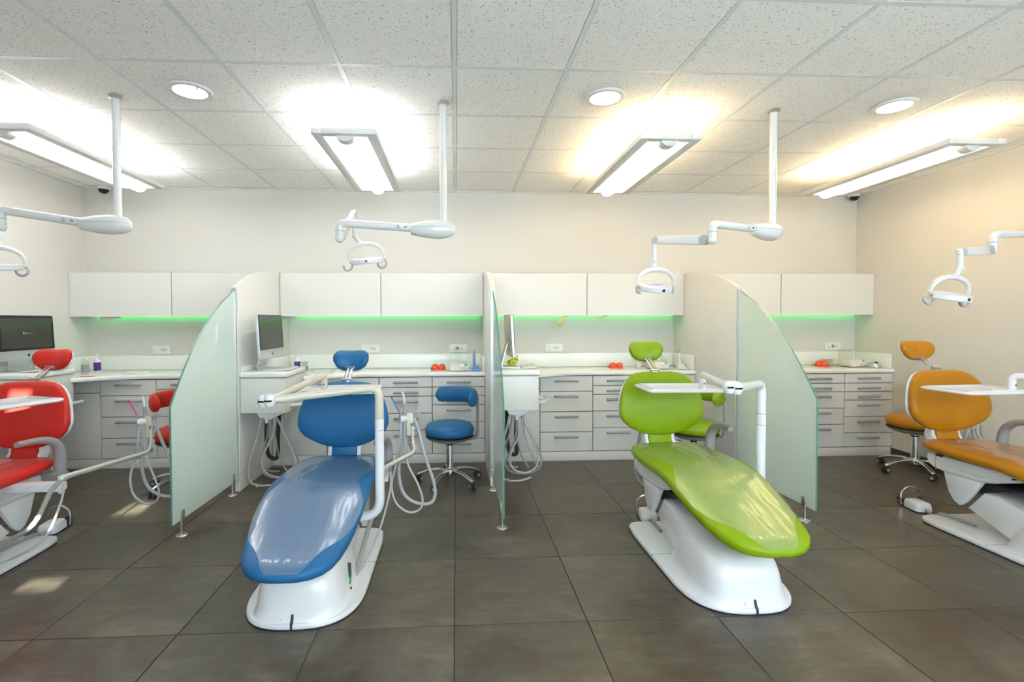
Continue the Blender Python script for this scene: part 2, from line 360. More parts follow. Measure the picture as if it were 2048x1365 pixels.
bl = thing('roller_blind', 'pale fabric roller blind drawn down over the wide window', 'blind', (1.525, YF + 0.03, 0.66))  # blind added out of view to soften the daylight and stop the sun
MB().box(-2.53, 2.53, -0.002, 0.002, 0.0, 1.88).build('blind_fabric', 'blind_fabric', bl); MB().tube([(-2.56, 0, 1.905), (2.56, 0, 1.905)], 0.028).build('blind_roll', 'window_frame', bl)
MB().box(-2.53, 2.53, -0.012, 0.012, -0.03, 0.0, b=.004).build('bottom_rail', 'window_frame', bl)
o = sbox('baseboard_right', 'skirting', XR - 0.012, XR, YF, 4.60, 0, 0.075, b=0.002); o['label'] = 'dark tiled skirting along the right wall'; o['category'] = 'baseboard'
o = sbox('baseboard_left', 'skirting', XL, XL + 0.012, YF, 3.92, 0, 0.075, b=0.002); o['label'] = 'dark tiled skirting along the left wall'; o['category'] = 'baseboard'

# ================================================================== PARTITIONS
CHN = ['red', 'blue', 'green', 'orange']
gp = [(3.945, 1.615), (3.86, 1.578), (3.70, 1.498), (3.55, 1.398), (3.405, 1.282), (3.28, 1.158), (3.178, 1.037), (3.095, 0.929), (3.03, 0.835), (3.026, 0.105), (3.945, 0.092)]
wp = [(3.92, 0.0), (YB, 0.0), (YB, 1.835), (4.86, 1.835), (4.70, 1.829), (4.55, 1.815), (4.41, 1.794), (4.20, 1.745), (4.02, 1.68), (3.92, 1.63)]
for n, px in enumerate(PART):
    p = thing('partition_screen', ['white panel and frosted glass partition between the red and blue chairs', 'white panel and frosted glass partition between the blue and green chairs', 'white panel and frosted glass partition between the green and orange chairs'][n], 'partition', (px, 3.5, 0), 0, 'partition screens between the treatment bays')
    o_ = (0, -3.5, 0)
    MB(o_).prism(wp, 'x', -0.021, 0.021, b=0.002).build('end_panel', 'white_laminate', p)
    MB(o_).box(-0.016, 0.016, 3.90, 3.919, 0.09, 1.615).build('glass_channel', 'aluminium', p)
    g = MB(o_).prism(gp[1:-1] + [(3.91, 0.092), (3.91, 1.602)], 'x', -0.006, 0.006).build('glass_pane', ['frosted_glass', 'glass_edge'], p, ang=20)
    for f in g.data.polygons: f.material_index = 0 if abs(f.normal.x) > 0.7 else 1
    for yy in (3.835, 3.13):
        l = MB(o_).tube([(0, yy, 0.006), (0, yy, 0.10)], 0.007, 10).build('leg', 'steel', p)
        MB(o_).lathe([(0.0, 0), (0.034, 0), (0.034, 0.004), (0.03, 0.007), (0.0, 0.007)], 24, Matrix.Translation((0, yy, 0))).build('foot_disc', 'steel', l)
        MB(o_).box(-0.014, 0.014, yy - 0.018, yy + 0.018, 0.10, 0.165, b=.002).build('clamp', 'steel', l)

# ================================================================== WALL CABINETS + LED
UD = [(-3.71, -2.752, -1.767), (-1.723, -0.742, 0.273), (0.317, 1.32, 2.323), (2.367, 3.342, 4.34)]
for n, u in enumerate(UD):
    for k in range(2):
        x0, x1 = u[k], u[k + 1]; cxm = (x0 + x1) / 2; h = (x1 - x0) / 2
        side = [['left', 'right'][k]][0]
        t = thing('wall_cabinet', 'white handleless wall cabinet above the %s chair bay, %s of the pair' % (CHN[n], side), 'cabinet', (cxm, 4.84, 1.405), 0, 'white wall cabinets along the back wall')
        MB().box(-h, h, 0.02, 0.20, 0.0, 0.424).build('body', 'carcass_grey', t)
        MB().box(-h + .003, h - .003, 0.0, 0.018, -0.002, 0.424, b=.001, seg=1).build('door', 'white_laminate', t)
    s = MB().box(-(u[2] - u[0]) / 2 + .08, (u[2] - u[0]) / 2 - .03, -.006, .006, 0, .006).build('led_strip', 'led_green')
    s.location = ((u[0] + u[2]) / 2, 5.05, 1.404); tag(s, 'glowing green light strip under the cabinets over the %s chair bay' % CHN[n], 'light strip', 'green strips under the wall cabinets')
# loose strips of tape under the third pair
for xx, ln, lab in ((1.06, 0.09, 'curled yellow masking tape hanging below the cabinet, larger piece'), (1.46, 0.02, 'small scrap of yellow tape under the cabinet edge')):
    m = MB(); m.loft([[(a + dx, yq, zq) for dx in (0, .05)] for a, yq, zq in ((0.03, 0, 0), (0.0, -.004, -.012), (-0.02, -.002, -.3 * ln - .012), (-.035, .004, -.6 * ln - .012), (-.03, .012, -ln - .012))], caps=False, closed=False)
    o = m.build('tape_scrap', 'masking_tape'); o.location = (xx, 4.85, 1.403); tag(o, lab, 'tape')
    md = o.modifiers.new('thick', 'SOLIDIFY'); md.thickness = 0.001
o = MB().prism([(0, 0), (.16, 0), (.16, -.012), (.012, -.035), (0, -.03)], 'y', 0, .06, b=.003).build('paper_slip', 'paper'); o.location = (-3.50, 4.95, 1.404); tag(o, 'white slip fixed under the far left wall cabinet', 'slip')

# ================================================================== BASE CABINETS
YD = 4.62
H4 = [0.822, 0.672, 0.476, 0.279, 0.09]; H5 = [0.822, 0.725, 0.640, 0.478, 0.316, 0.09]; H6 = [0.822, 0.725, 0.640, 0.556, 0.392, 0.230, 0.09]
def handle_mesh():
    m = MB(); pts = cat([(-.108, 0.004, -.006), (-.10, -.014, -.003), (-.05, -.024, 0), (0, -.026, 0), (.05, -.024, 0), (.10, -.014, -.003), (.108, 0.004, -.006)], 4)
    m.tube(pts, 0.0115, 8, sy=1.0); return m
hm = handle_mesh().build('handle', 'handle_grey'); HANDLE = hm.data; bpy.data.objects.remove(hm)
dm = {}
def drawer(parent, w, z0, z1, hz):
    h = z1 - z0; key = (round(w, 3), round(h, 3))
    if key not in dm:
        d = MB().box(-w / 2 + .0035, w / 2 - .0035, -.018, 0, .0035, h - .0035, b=.001, seg=1).build('drawer', 'white_laminate', parent); dm[key] = d.data
    else:
        d = bpy.data.objects.new('drawer', dm[key]); C.objects.link(d); d.parent = parent
    d.location = (0, 0, z0)
    if hz is not None:
        q = bpy.data.objects.new('handle', HANDLE); C.objects.link(q); q.parent = d; q.location = (0, -.018, hz - z0)
NW = {4: 'four', 5: 'five', 6: 'six'}
for n, c in enumerate(COLS):
    for k, H in enumerate((H4, H5, H6)):
        x0, x1 = c[k], c[k + 1]; wd = x1 - x0
        t = thing('drawer_cabinet', 'white base cabinet with %s grey-handled drawers behind the %s chair' % (NW[len(H) - 1], CHN[n]), 'cabinet', ((x0 + x1) / 2, YD, 0), 0, 'drawer cabinets along the back wall')
        MB().box(-wd / 2, wd / 2, 0.001, 0.43, 0.085, 0.824).build('body', 'carcass', t)
        for i in range(len(H) - 1):
            drawer(t, wd, H[i + 1], H[i], H[i] - 0.045)
    b0 = BAY[n][0]; wd = c[0] - b0
    t = thing('corner_cabinet', 'plain white corner cupboard under the worktop beside the %s bay drawers' % CHN[n], 'cabinet', ((b0 + c[0]) / 2, YD, 0), 0, 'corner cupboards')
    MB().box(-wd / 2, wd / 2, 0.001, 0.43, 0.085, 0.824).build('body', 'carcass', t)
    MB().box(-wd / 2 + .003, wd / 2 - .003, -.018, 0, .703, .82, b=.001).build('filler_panel', 'white_laminate', t)
    MB().box(-wd / 2 + .003, wd / 2 - .003, -.018, 0, .09, .697, b=.001).build('door', 'white_laminate', t)
    # plinth
    pl = MB().box(b0, BAY[n][1] - (0.012 if n == 3 else 0), YD - .016, YD + .004, 0, .086, b=.001).build('plinth', 'white_laminate'); tag(pl, 'long white plinth board under the %s bay cabinets' % CHN[n], 'plinth', 'plinths under the base cabinets')
    # worktop with a concave sweep forward beside the instrument cabinet
    e0, e1 = BAY[n]; xb = b0 + 0.362
    poly = [(e0, 5.073), (e1, 5.073), (e1, 4.59), (b0 + 0.85, 4.59)]
    for a in range(1, 8):
        q = a / 8; poly.append((b0 + 0.85 - 0.485 * q, 4.59 - 0.23 * q ** 1.7))
    poly += [(xb + 0.003, 4.36), (xb + 0.003, 4.415), (e0, 4.415)]
    wt = thing('worktop', 'glossy white solid worktop with upstand behind the %s chair' % CHN[n], 'worktop', ((e0 + e1) / 2, 4.8, 0.825), 0, 'worktops along the back wall')
    of = (-(e0 + e1) / 2, -4.8, -0.825)
    MB(of).prism(poly, 'z', 0.825, 0.866, b=.012, seg=3).build('slab', 'solid_surface', wt)
    MB(of).box(e0, e1, 5.052, 5.073, 0.867, 1.012, b=.004).build('upstand', 'solid_surface', wt)
    MB(of).box(e0, e0 + .02, 4.43, 5.05, 0.867, 1.012, b=.004).build('side_upstand', 'solid_surface', wt)
    MB(of).box(e1 - .02, e1, 4.62, 5.05, 0.867, 1.012, b=.004).build('side_upstand', 'solid_surface', wt)

# ================================================================== INSTRUMENT CABINETS (wall-hung desks with hoses)
def instrument_cabinet(n):
    b0 = BAY[n][0]
    t = thing('instrument_cabinet', 'white wall-hung instrument cabinet with hanging hoses in the %s chair bay' % CHN[n], 'cabinet', (b0 + .18, 4.17, 0.62), 0, 'wall-hung instrument cabinets')
    o = (-.18, -4.17, -.62)         # local coords: x from the panel, world y, world z
    MB(o).box(0, .36, 3.955, 4.40, .62, .902, b=.002).build('body', 'white_laminate', t)
    MB(o).box(.004, .356, 3.936, 3.954, .622, .901, b=.001).build('front_panel', 'white_laminate', t)
    MB(o).box(0, .375, 3.925, 4.41, .905, .951, b=.014, seg=3).build('desk_top', 'solid_surface', t)
    MB(o).box(0, .014, 3.95, 4.41, .951, .995, b=.004).build('desk_upstand', 'solid_surface', t)
    # pull-out instrument tray on the open side
    tr = MB(o); tr.prism([(.361, 4.02), (.41, 4.02), (.47, 4.16), (.47, 4.34), (.361, 4.34)], 'z', .655, .668, b=.004); tr.build('pull_out_tray', 'white_plastic', t)
    MB(o).tube(fillet([(.365, 4.03, .665), (.415, 4.025, .668), (.478, 4.165, .67), (.478, 4.34, .67)], .03), .012, 8).build('tray_rim', 'white_plastic', t)
    for k, yy in enumerate((4.08, 4.14, 4.20, 4.26)):
        MB(o).tube([(.362, yy, .70), (.40, yy, .69), (.445, yy, .685)], [.009, .008, .005], 8).build('handpiece', 'steel', t)
    # wedge-shaped hose bracket
    M = None
    MB(o).prism([(.10, .619), (.34, .619), (.21, .555), (.12, .575)], 'y', 4.0, 4.28, b=.003).build('hose_bracket', 'white_plastic', t)
    MB(o).tube([(.185, 3.995, .575), (.185, 3.99, .53)], [.016, .012], 10).build('connector', 'white_plastic', t)
    hs = [([(.13, 4.03, .57), (.09, 4.03, .40), (.035, 4.02, .22), (.03, 4.0, .10), (.08, 3.97, .04), (.20, 3.96, .03), (.30, 3.98, .05)], .008, 'hose_white'),
          ([(.20, 4.05, .56), (.18, 4.05, .38), (.12, 4.06, .22), (.10, 4.08, .12), (.16, 4.09, .06), (.28, 4.08, .05), (.38, 4.06, .10), (.40, 4.08, .20), (.31, 4.1, .40), (.22, 4.1, .56)], .0075, 'hose_grey'),
          ([(.24, 4.02, .57), (.22, 4.02, .42), (.15, 4.02, .28), (.13, 4.03, .17), (.18, 4.04, .09), (.29, 4.05, .07), (.37, 4.06, .14), (.36, 4.08, .27), (.28, 4.08, .45), (.23, 4.08, .56)], .0085, 'hose_white'),
          ([(.19, 4.14, .57), (.20, 4.14, .38), (.23, 4.13, .22), (.30, 4.12, .09)], .007, 'hose_grey'),
          ([(.27, 4.18, .58), (.27, 4.18, .40), (.31, 4.17, .25), (.38, 4.15, .10), (.40, 4.16, .06)], .007, 'hose_white'),
          ([(.12, 4.16, .58), (.12, 4.15, .35), (.14, 4.15, .22), (.20, 4.17, .20), (.20, 4.19, .35), (.21, 4.2, .58)], .017, 'dark_rubber'),
          ([(.16, 4.1, .57), (.14, 4.12, .40), (.09, 4.14, .24), (.08, 4.15, .14), (.13, 4.16, .09), (.22, 4.17, .08)], .0075, 'hose_grey')]
    for p, r, m in hs: MB(o).tube(cat(p, 7), r, 8).build('hose', m, t)
    for p in ((.085, 4.085, .15), (.11, 3.955, .035)): MB(o).tube([Vector(p) + Vector((-.012, 0, .012)), Vector(p) + Vector((.012, 0, -.012))], .0115, 8).build('hose_clip', 'hose_grey', t)
for n in range(4): instrument_cabinet(n)

def computer(n):
    b0 = BAY[n][0]; x = b0 + .165
    t = thing('computer_monitor', ['aluminium all-in-one computer with dark screen by the left wall', 'aluminium all-in-one computer with grey screen behind the blue chair', 'aluminium all-in-one computer seen from behind in the green chair bay', 'aluminium all-in-one computer hidden behind the right frosted glass'][n], 'computer', (x, 4.2, .9515), 0, 'desk computers')
    # local: +x is the viewing direction, y along the width, z up
    def rr(y0, y1, z0, z1, r): return rrect(y0, y1, z0, z1, r)
    Mt = Matrix.Translation((0, 0, .0935)) @ Matrix.Rotation(R(-3), 4, 'Y')
    b = MB(); b.prism(rr(-.262, .262, 0, .365, .015), 'x', -.022, .0, b=.004, M=Mt)
    b.loft([[Mt @ Vector((xx, s * math.cos(a) * .25 * q, .19 + s2 * math.sin(a) * .16 * q)) for a in [2 * math.pi * k / 24 for k in range(24)] for s, s2 in ((1, 1),)] for xx, q in ((-.022, 1.0), (-.034, .85), (-.042, .5), (-.045, .1))])
    b.build('housing', 'aluminium', t)
    sc = MB().prism(rr(-.262, .262, .078, .365, .013), 'x', 0.0003, .003, M=Mt).build('glass_front', 'screen_black', t)
    MB().prism(rr(-.238, .238, .098, .342, .002), 'x', .003, .0036, M=Mt).build('display', 'screen_off', sc)
    # small fruit-shaped mark on the chin
    ap = MB(); ap.prism([(.0125 * math.cos(a) * (1.0 - .18 * max(0, math.cos(a)) ** 6), .0125 * math.sin(a) * (1 - .12 * abs(math.sin(a)) ** 8) + .037) for a in [2 * math.pi * k / 24 for k in range(24)]], 'x', .0005, .0012, M=Mt)
    ap.prism([(.001, .052), (.007, .058), (.006, .052)], 'x', .0005, .0012, M=Mt); ap.build('mark', 'logo_dark', t)
    st = MB(); st.tube([(-.03, 0, .2), (-.07, 0, .09), (-.085, 0, .02), (-.07, 0, .006), (-.02, 0, .004), (.09, 0, .004)], .09, 4, sy=.04) if 0 else None
    pr = [(-.038, .245), (-.078, .11), (-.10, .026), (-.09, .004), (.06, .001), (.06, .006), (-.086, .010), (-.093, .028), (-.071, .112), (-.032, .245)]
    st.prism([(a, c) for a, c in pr], 'y', -.095, .095); st.build('stand', 'aluminium', t)
    if n == 0:   # faint handwriting on the screen
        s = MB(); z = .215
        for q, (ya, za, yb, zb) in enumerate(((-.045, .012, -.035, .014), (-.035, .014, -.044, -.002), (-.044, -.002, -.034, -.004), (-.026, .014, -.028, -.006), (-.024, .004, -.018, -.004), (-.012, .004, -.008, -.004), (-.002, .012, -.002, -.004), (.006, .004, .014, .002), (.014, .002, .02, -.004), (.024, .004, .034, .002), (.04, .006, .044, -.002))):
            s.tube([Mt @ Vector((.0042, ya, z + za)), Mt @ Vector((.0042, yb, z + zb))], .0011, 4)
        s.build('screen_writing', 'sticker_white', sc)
    kb = MB().box(-.06, .06, -.145, .145, 0, .008, b=.003).box(-.055, .055, -.14, .14, .008, .0105, b=.001)
    k = kb.build('keyboard', 'white_plastic'); k.rotation_euler = (0, R(-3.0), R([3, 4, -3, 3][n])); k.location = (b0 + .304, 4.15 if n != 1 else 4.12, .9562)
    tag(k, 'thin white keyboard on the desk of the %s chair bay' % CHN[n], 'keyboard', 'white keyboards')
for n in range(4): computer(n)

# ================================================================== CEILING LAMPS
def pendant(n, x):
    kind = 'cool' if n < 2 else 'warm'
    t = thing('pendant_light', ['long suspended ceiling light over the red chair at the left edge', 'long suspended ceiling light above the blue chair', 'long suspended warm-lit ceiling light above the green chair', 'long suspended warm-lit ceiling light near the right wall'][n], 'ceiling light', (x, 3.69, 2.50), 0, 'long suspended ceiling lights')
    W, L, h = .197, .67, .036; iw = .135
    f = MB()
    f.box(-W, -iw, -L, L, 0, h, b=.002).box(iw, W, -L, L, 0, h, b=.002).box(-iw, iw, -L, -L + .052, 0, h, b=.002).box(-iw, iw, L - .04, L, 0, h, b=.002)
    f.build('frame', 'fixture_white', t)
    MB().box(-iw, iw, -L + .053, L - .041, .008, .014).build('diffuser', 'tube_down_' + kind, t)
    MB().box(-iw, iw, -L + .053, L - .041, .024, .03).build('upper_glow', 'tube_up_' + kind, t)
    # half-round lamp cover along the middle and its end cups
    m = MB(); ar = [R(180 + 180 * k / 10) for k in range(11)]
    m.loft([[(.05 * math.cos(a), yy, .007 + .034 * math.sin(a)) for a in ar] for yy in (-L + .09, L - .02)]); m.build('lamp_cover', 'tube_down_' + kind, t)
    m = MB(); m.loft([[(.058 * math.cos(a) * q, yy, .008 + .044 * math.sin(a) * q) for a in ar] for yy, q in ((-L + .03, .96), (-L + .055, 1.0), (-L + .095, .98))]); m.build('end_cup', 'fixture_white', t)
    for yy in (-.32, .32):
        br = MB().prism([(-.035, ZC - 2.50 - .001), (.035, ZC - 2.50 - .001), (.012, ZC - 2.50 - .022), (-.012, ZC - 2.50 - .022)], 'y', yy - .012, yy + .012).build('bracket', 'fixture_white', t)
        MB().tube([(0, yy, .03), (0, yy, ZC - 2.52)], .0025, 6).build('wire', 'steel', br)
    MB().tube(cat([(.02, -.32, ZC - 2.505), (.03, -.28, .12), (.02, -.20, .10), (.01, -.22, .03)], 5), .003, 6).build('cord', 'fixture_white', t)
for n, x in enumerate((-2.712, -.682, 1.363, 3.40)): pendant(n, x)
for n, (x, y) in enumerate(((-1.525, 2.905), (.892, 2.885), (2.734, 2.925))):
    t = thing('downlight', ['round recessed downlight beside the left ceiling pole', 'round recessed downlight near the middle of the ceiling', 'round recessed downlight over the orange chair'][n], 'downlight', (x, y, ZC - .005), 0, 'round recessed downlights')
    MB().lathe([(.086, -.002), (.090, -.009), (.113, -.009), (.118, -.003), (.118, .003), (.086, .003)], 40).build('trim_ring', 'fixture_white', t)
    MB().lathe([(0, -.005), (.088, -.005), (.088, -.002), (0, -.002)], 40).build('lens', 'spot_disc', t)
    for a in (20, 200): MB().box(-.006, .006, .078, .092, -.013, -.008, M=Matrix.Rotation(R(a + 30), 4, 'Z')).build('clip', 'steel', t)
for n, (x, y) in enumerate(((-3.475, 5.0), (4.245, 5.0))):
    t = thing('dome_camera', ['small dark dome camera in the left ceiling corner', 'small dark dome camera in the right ceiling corner'][n], 'camera', (x, y, ZC - .006), 0, 'dome cameras')
    MB().lathe([(0, 0), (.058, 0), (.058, -.018), (.05, -.026), (0, -.026)], 28).build('base', 'fixture_white', t)
    MB().lathe([(.044, -.026), (.042, -.04), (.032, -.055), (.015, -.064), (0, -.066)], 24).build('dome', 'screen_black', t)

# ================================================================== CEILING-MOUNTED OPERATING LAMPS
def oplamp(n, pole, elbow, a2end, lab, tilt=0.0, hubz=1.925, hrot=0.0, drop=.10, pitch=.15):
    px, py = pole
    t = thing('operating_lamp', lab, 'dental lamp', (px, py, ZC - .006), 0, 'ceiling-mounted operating lamps')
    o = (-px, -py, -ZC + .006)
    ev, av = Vector(elbow), Vector(a2end); pv = Vector((px, py, hubz))
    MB(o).tube([(px, py, ZC - .008), (px, py, hubz + .03)], .0215, 20).build('pole', 'lamp_enamel', t)
    MB(o).lathe([(0, ZC - .006), (.036, ZC - .006), (.036, ZC - .016), (.022, ZC - .022), (0, ZC - .022)], 28, Matrix.Translation((px, py, 0))).build('ceiling_flange', 'steel', t)
    d = (ev - pv); d.z = 0; ln = d.length; d.normalize(); ang = math.atan2(d.y, d.x)
    M = Matrix.Translation(pv) @ Matrix.Rotation(ang, 4, 'Z')
    h = MB(o)
    prof = [(-.075, .012), (-.07, .026), (-.05, .042), (-.01, .054), (.04, .058), (.10, .053), (.15, .044), (.19, .036), (.20, .030)]
    h.loft([[M @ Vector((xx, r * 1.0 * math.cos(a), (r * .95 if math.sin(a) > 0 else r * 1.05) * math.sin(a) - .004)) for a in [2 * math.pi * k / 20 for k in range(20)]] for xx, r in prof])
    h.build('hub_cover', 'lamp_enamel', t)
    s = MB(o); s.loft([[M @ Vector((xx, r * 1.006 * math.cos(a), .001 + (zz))) for a, zz in ((0, .0008), (math.pi, .0008), (math.pi, -.0008), (0, -.0008))] for xx, r in prof[1:-1]])
    s.build('hub_seam', 'hose_grey', t)
    for xx, r in ((-.045, .045), (.09, .054)):
        for sg in (-1,):
            MB(o).ell((0, 0, 0), .006, .004, .008, 8, 6, M @ Matrix.Translation((xx, sg * r * .98, -.012)) if d.x < 0 else M @ Matrix.Translation((xx, -sg * r * .98, -.012))).build('screw', 'dark_rubber', t)
    # upper arm and elbow
    st = pv + d * .17
    arm = MB(o); path = fillet([st, Vector((ev.x, ev.y, ev.z)), Vector((ev.x, ev.y, ev.z - .085))], .045, 8)
    arm.tube(path, .0245, 16); ar = arm.build('upper_arm', 'lamp_enamel', t)
    MB(o).lathe([(.0255, -.052), (.0255, -.049)], 20, Matrix.Translation(ev)).build('joint_ring', 'hose_grey', ar)
    # maker's sticker: round blue mark plus a small type plate
    ax = (ev - st).normalized(); sidev = ax.cross(Vector((0, 0, 1))).normalized()
    if sidev.y > 0: sidev = -sidev
    sidev = (sidev + Vector((0, 0, -.12))).normalized(); upv = ax.cross(sidev).normalized()
    if upv.z < 0: upv = -upv
    def plate(c0, hw, hh, nm, mt, lift, rnd=False):
        m = MB(o); base = st + ax * c0 + sidev * (.0245 + lift)
        ring = [(hw * math.cos(2 * math.pi * k / 18), hh * math.sin(2 * math.pi * k / 18)) for k in range(18)] if rnd else [(-hw, -hh), (hw, -hh), (hw, hh), (-hw, hh)]
        m.loft([[base + ax * a + upv * b + sidev * q for a, b in ring] for q in (0, .0008)]); return m.build(nm, mt, ar)
    plate(.105, .011, .011, 'round_mark', 'sticker_white', .0002, True); plate(.105, .0095, .0095, 'round_mark', 'sticker_blue', .001, True); plate(.105, .007, .0035, 'mark_band', 'sticker_white', .002)
    plate(.062, .02, .011, 'type_plate', 'sticker_white', .0)
    for q in range(6): plate(.052 + q * .0035, .0009, .005, 'type_line', 'logo_dark', .0012)
    # spring arm
    e2 = Vector((ev.x, ev.y, ev.z - .095)); MB(o).ell(e2, .026, .026, .026).build('lower_joint', 'lamp_enamel', t)
    ax2 = (av - e2); L2 = ax2.length; ax2.normalize(); s2 = ax2.cross(Vector((0, 0, 1))).normalized(); u2 = s2.cross(ax2)
    b = MB(o); b.loft([[e2 + ax2 * q + s2 * (.017 * wq * a) + u2 * (.029 * wq * c) for a, c in rrect(-1, 1, -1, 1, .35, 3)] for q, wq in ((.02, .6), (.045, 1.0), (L2 - .03, .85), (L2 + .012, .7), (L2 + .02, .4))])
    sa = b.build('spring_arm', 'lamp_enamel', t)
    for q in (.05, L2 - .02): MB(o).tube([e2 + ax2 * q - s2 * .0185, e2 + ax2 * q + s2 * .0185], .029 if q < .1 else .024, 16).build('pivot_cap', 'hose_white', sa)
    # drop post, light ring indicator, yoke and lamp head
    hv = Vector((math.cos(hrot), math.sin(hrot), 0)); lean = Vector((tilt * .05, 0, 0))
    p1 = av + Vector((0, 0, -.012)); p2 = p1 + Vector((.004, 0, -drop)); p3 = p2 + Vector((0, 0, -.05)) + lean * .9
    MB(o).tube(fillet([p1 + Vector((0, 0, .02)), p2, p3], .03), .017, 14).build('drop_post', 'lamp_enamel', t)
    MB(o).tube([p2 + Vector((0, 0, .006)), p2 + Vector((.001, 0, 0))], .0182, 14).build('indicator_ring', 'led_teal', t)
    MB(o).ell(p2 + Vector((-.004, -.02, -.006)), .012, .012, .01, 10, 8).build('knob', 'lamp_enamel', t)
    hc = p3 + Vector((.004 + tilt * .05, 0, -.115))
    side = hv; fw = Vector((-hv.y, hv.x, 0)); nrm = Vector((0, 0, 1)) + side * (-.10 * tilt) + fw * -pitch; nrm.normalize(); side = (side - nrm * side.dot(nrm)).normalized(); fw = nrm.cross(side)
    yk = MB(o); rad = .123
    pts = [hc + side * (rad * math.cos(a)) + nrm * (.10 * math.sin(a) ** .8 if math.sin(a) > 0 else 0) + Vector((0, 0, .012)) for a in [math.pi * k / 24 for k in range(25)]]
    yk.tube(pts, [.012 + .006 * math.sin(math.pi * k / 24) for k in range(25)], 10, sy=.9); yk.build('yoke', 'lamp_enamel', t)
    def P(a, r, z): return hc + side * (r * math.cos(a)) + fw * (r * math.sin(a)) + nrm * z
    hd = MB(o); n_ = 40; A = [2 * math.pi * k / n_ for k in range(n_)]
    hd.loft([[P(a, r, z) for a in A] for r, z in ((.05, .010), (.055, .017), (.095, .015), (.108, .008), (.11, -.018), (.104, -.026), (.058, -.024), (.05, -.016), (.05, .010))], caps=False)
    ho = hd.build('lamp_head', 'white_plastic', t)
    MB(o).lathe([(.058, 0), (.10, 0), (.10, .001), (.058, .001)], 32, Matrix(((side.x, fw.x, nrm.x, hc.x - nrm.x * .0255), (side.y, fw.y, nrm.y, hc.y - nrm.y * .0255), (side.z, fw.z, nrm.z, hc.z - nrm.z * .0255), (0, 0, 0, 1)))).build('lens_ring', 'clear_acrylic', ho)
    sm = MB(o); sm.loft([[P(R(-82) + a, .1105 + e, z) for a, z in ((-.075, -.014), (.075, -.014), (.075, .002), (-.075, .002))] for e in (0, .002)]); sm.build('sensor_window', 'screen_black', ho)
    for sgn in (-1, 1):
        c = hc + side * (sgn * .118); kp = MB(o)
        if n == 2: pts = [c + Vector((0, 0, 0)), c + Vector((sgn * .004, 0, -.03)), c + Vector((sgn * -.002, -.012, -.045)), c + Vector((-sgn * .01, -.03, -.043))]
        else: pts = [c + side * (.03 * math.cos(a) * 1.0 - .012) + Vector((0, 0, -.018 + .03 * math.sin(a) - .012)) for a in [R(60 - 25 * k) for k in range(11)]]
        kp.tube(cat(pts, 4), .0105, 8, sy=.7); kp.build('grip_handle', 'hose_white', t)
oplamp(0, (-2.005, 3.0), (-2.60, 2.92, 2.00), (-2.87, 3.20, 1.99), 'white ceiling-mounted operating lamp over the red chair', hrot=.4, hubz=1.94)
oplamp(1, (-.075, 3.0), (-.705, 3.0, 1.955), (-.70, 3.40, 2.10), 'white ceiling-mounted operating lamp reaching left over the blue chair', tilt=.8, drop=.145, pitch=.14)
oplamp(2, (2.022, 3.02), (1.50, 2.78, 1.922), (1.305, 3.15, 1.885), 'white ceiling-mounted operating lamp with ring head over the green chair', drop=.125, pitch=.30)
oplamp(3, (4.03, 3.05), (3.42, 2.94, 1.895), (3.05, 2.80, 1.765), 'white ceiling-mounted operating lamp at the right edge over the orange chair', tilt=-.8, drop=.085, pitch=.22)

# ================================================================== DENTAL CHAIRS
def ring_tilt(c, w, ht, tan, n=28, p=3.2, dish=0.0):
    """cross-section in the plane spanned by X and the normal of the spine (spine lies in YZ)"""
    ty, tz = tan; ln = math.hypot(ty, tz); ny, nz = -tz / ln, ty / ln
    if nz < 0: ny, nz = -ny, -nz
    out = []
    for k in range(n):
        cx, sy = sup(2 * math.pi * k / n, p); v = ht * sy
        if sy > 0: v -= dish * ht * (1 - cx * cx) * sy
        out.append((w * cx, c[0] + ny * v, c[1] + nz * v))
    return out
SEAT = [(3.162, .517, .10, .010), (3.152, .517, .165, .024), (3.125, .517, .21, .034), (3.06, .517, .243, .040), (2.95, .516, .262, .044), (2.82, .515, .270, .046), (2.70, .516, .272, .048), (2.61, .512, .271, .05), (2.53, .498, .268, .05), (2.45, .473, .263, .05), (2.37, .443, .255, .05), (2.29, .415, .245, .049), (2.21, .391, .232, .048), (2.14, .372, .215, .046), (2.09, .360, .195, .042), (2.055, .352, .168, .037), (2.03, .346, .133, .030), (2.012, .342, .09, .020), (2.003, .340, .045, .009)]
BW = [(0.0, .05, .012), (.012, .085, .022), (.035, .125, .031), (.07, .16, .038), (.12, .20, .043), (.19, .245, .047), (.27, .273, .05), (.37, .289, .051), (.48, .288, .051), (.6, .279, .05), (.72, .262, .048), (.80, .246, .045), (.88, .221, .041), (.94, .193, .035), (.98, .155, .025), (1.0, .10, .010)]
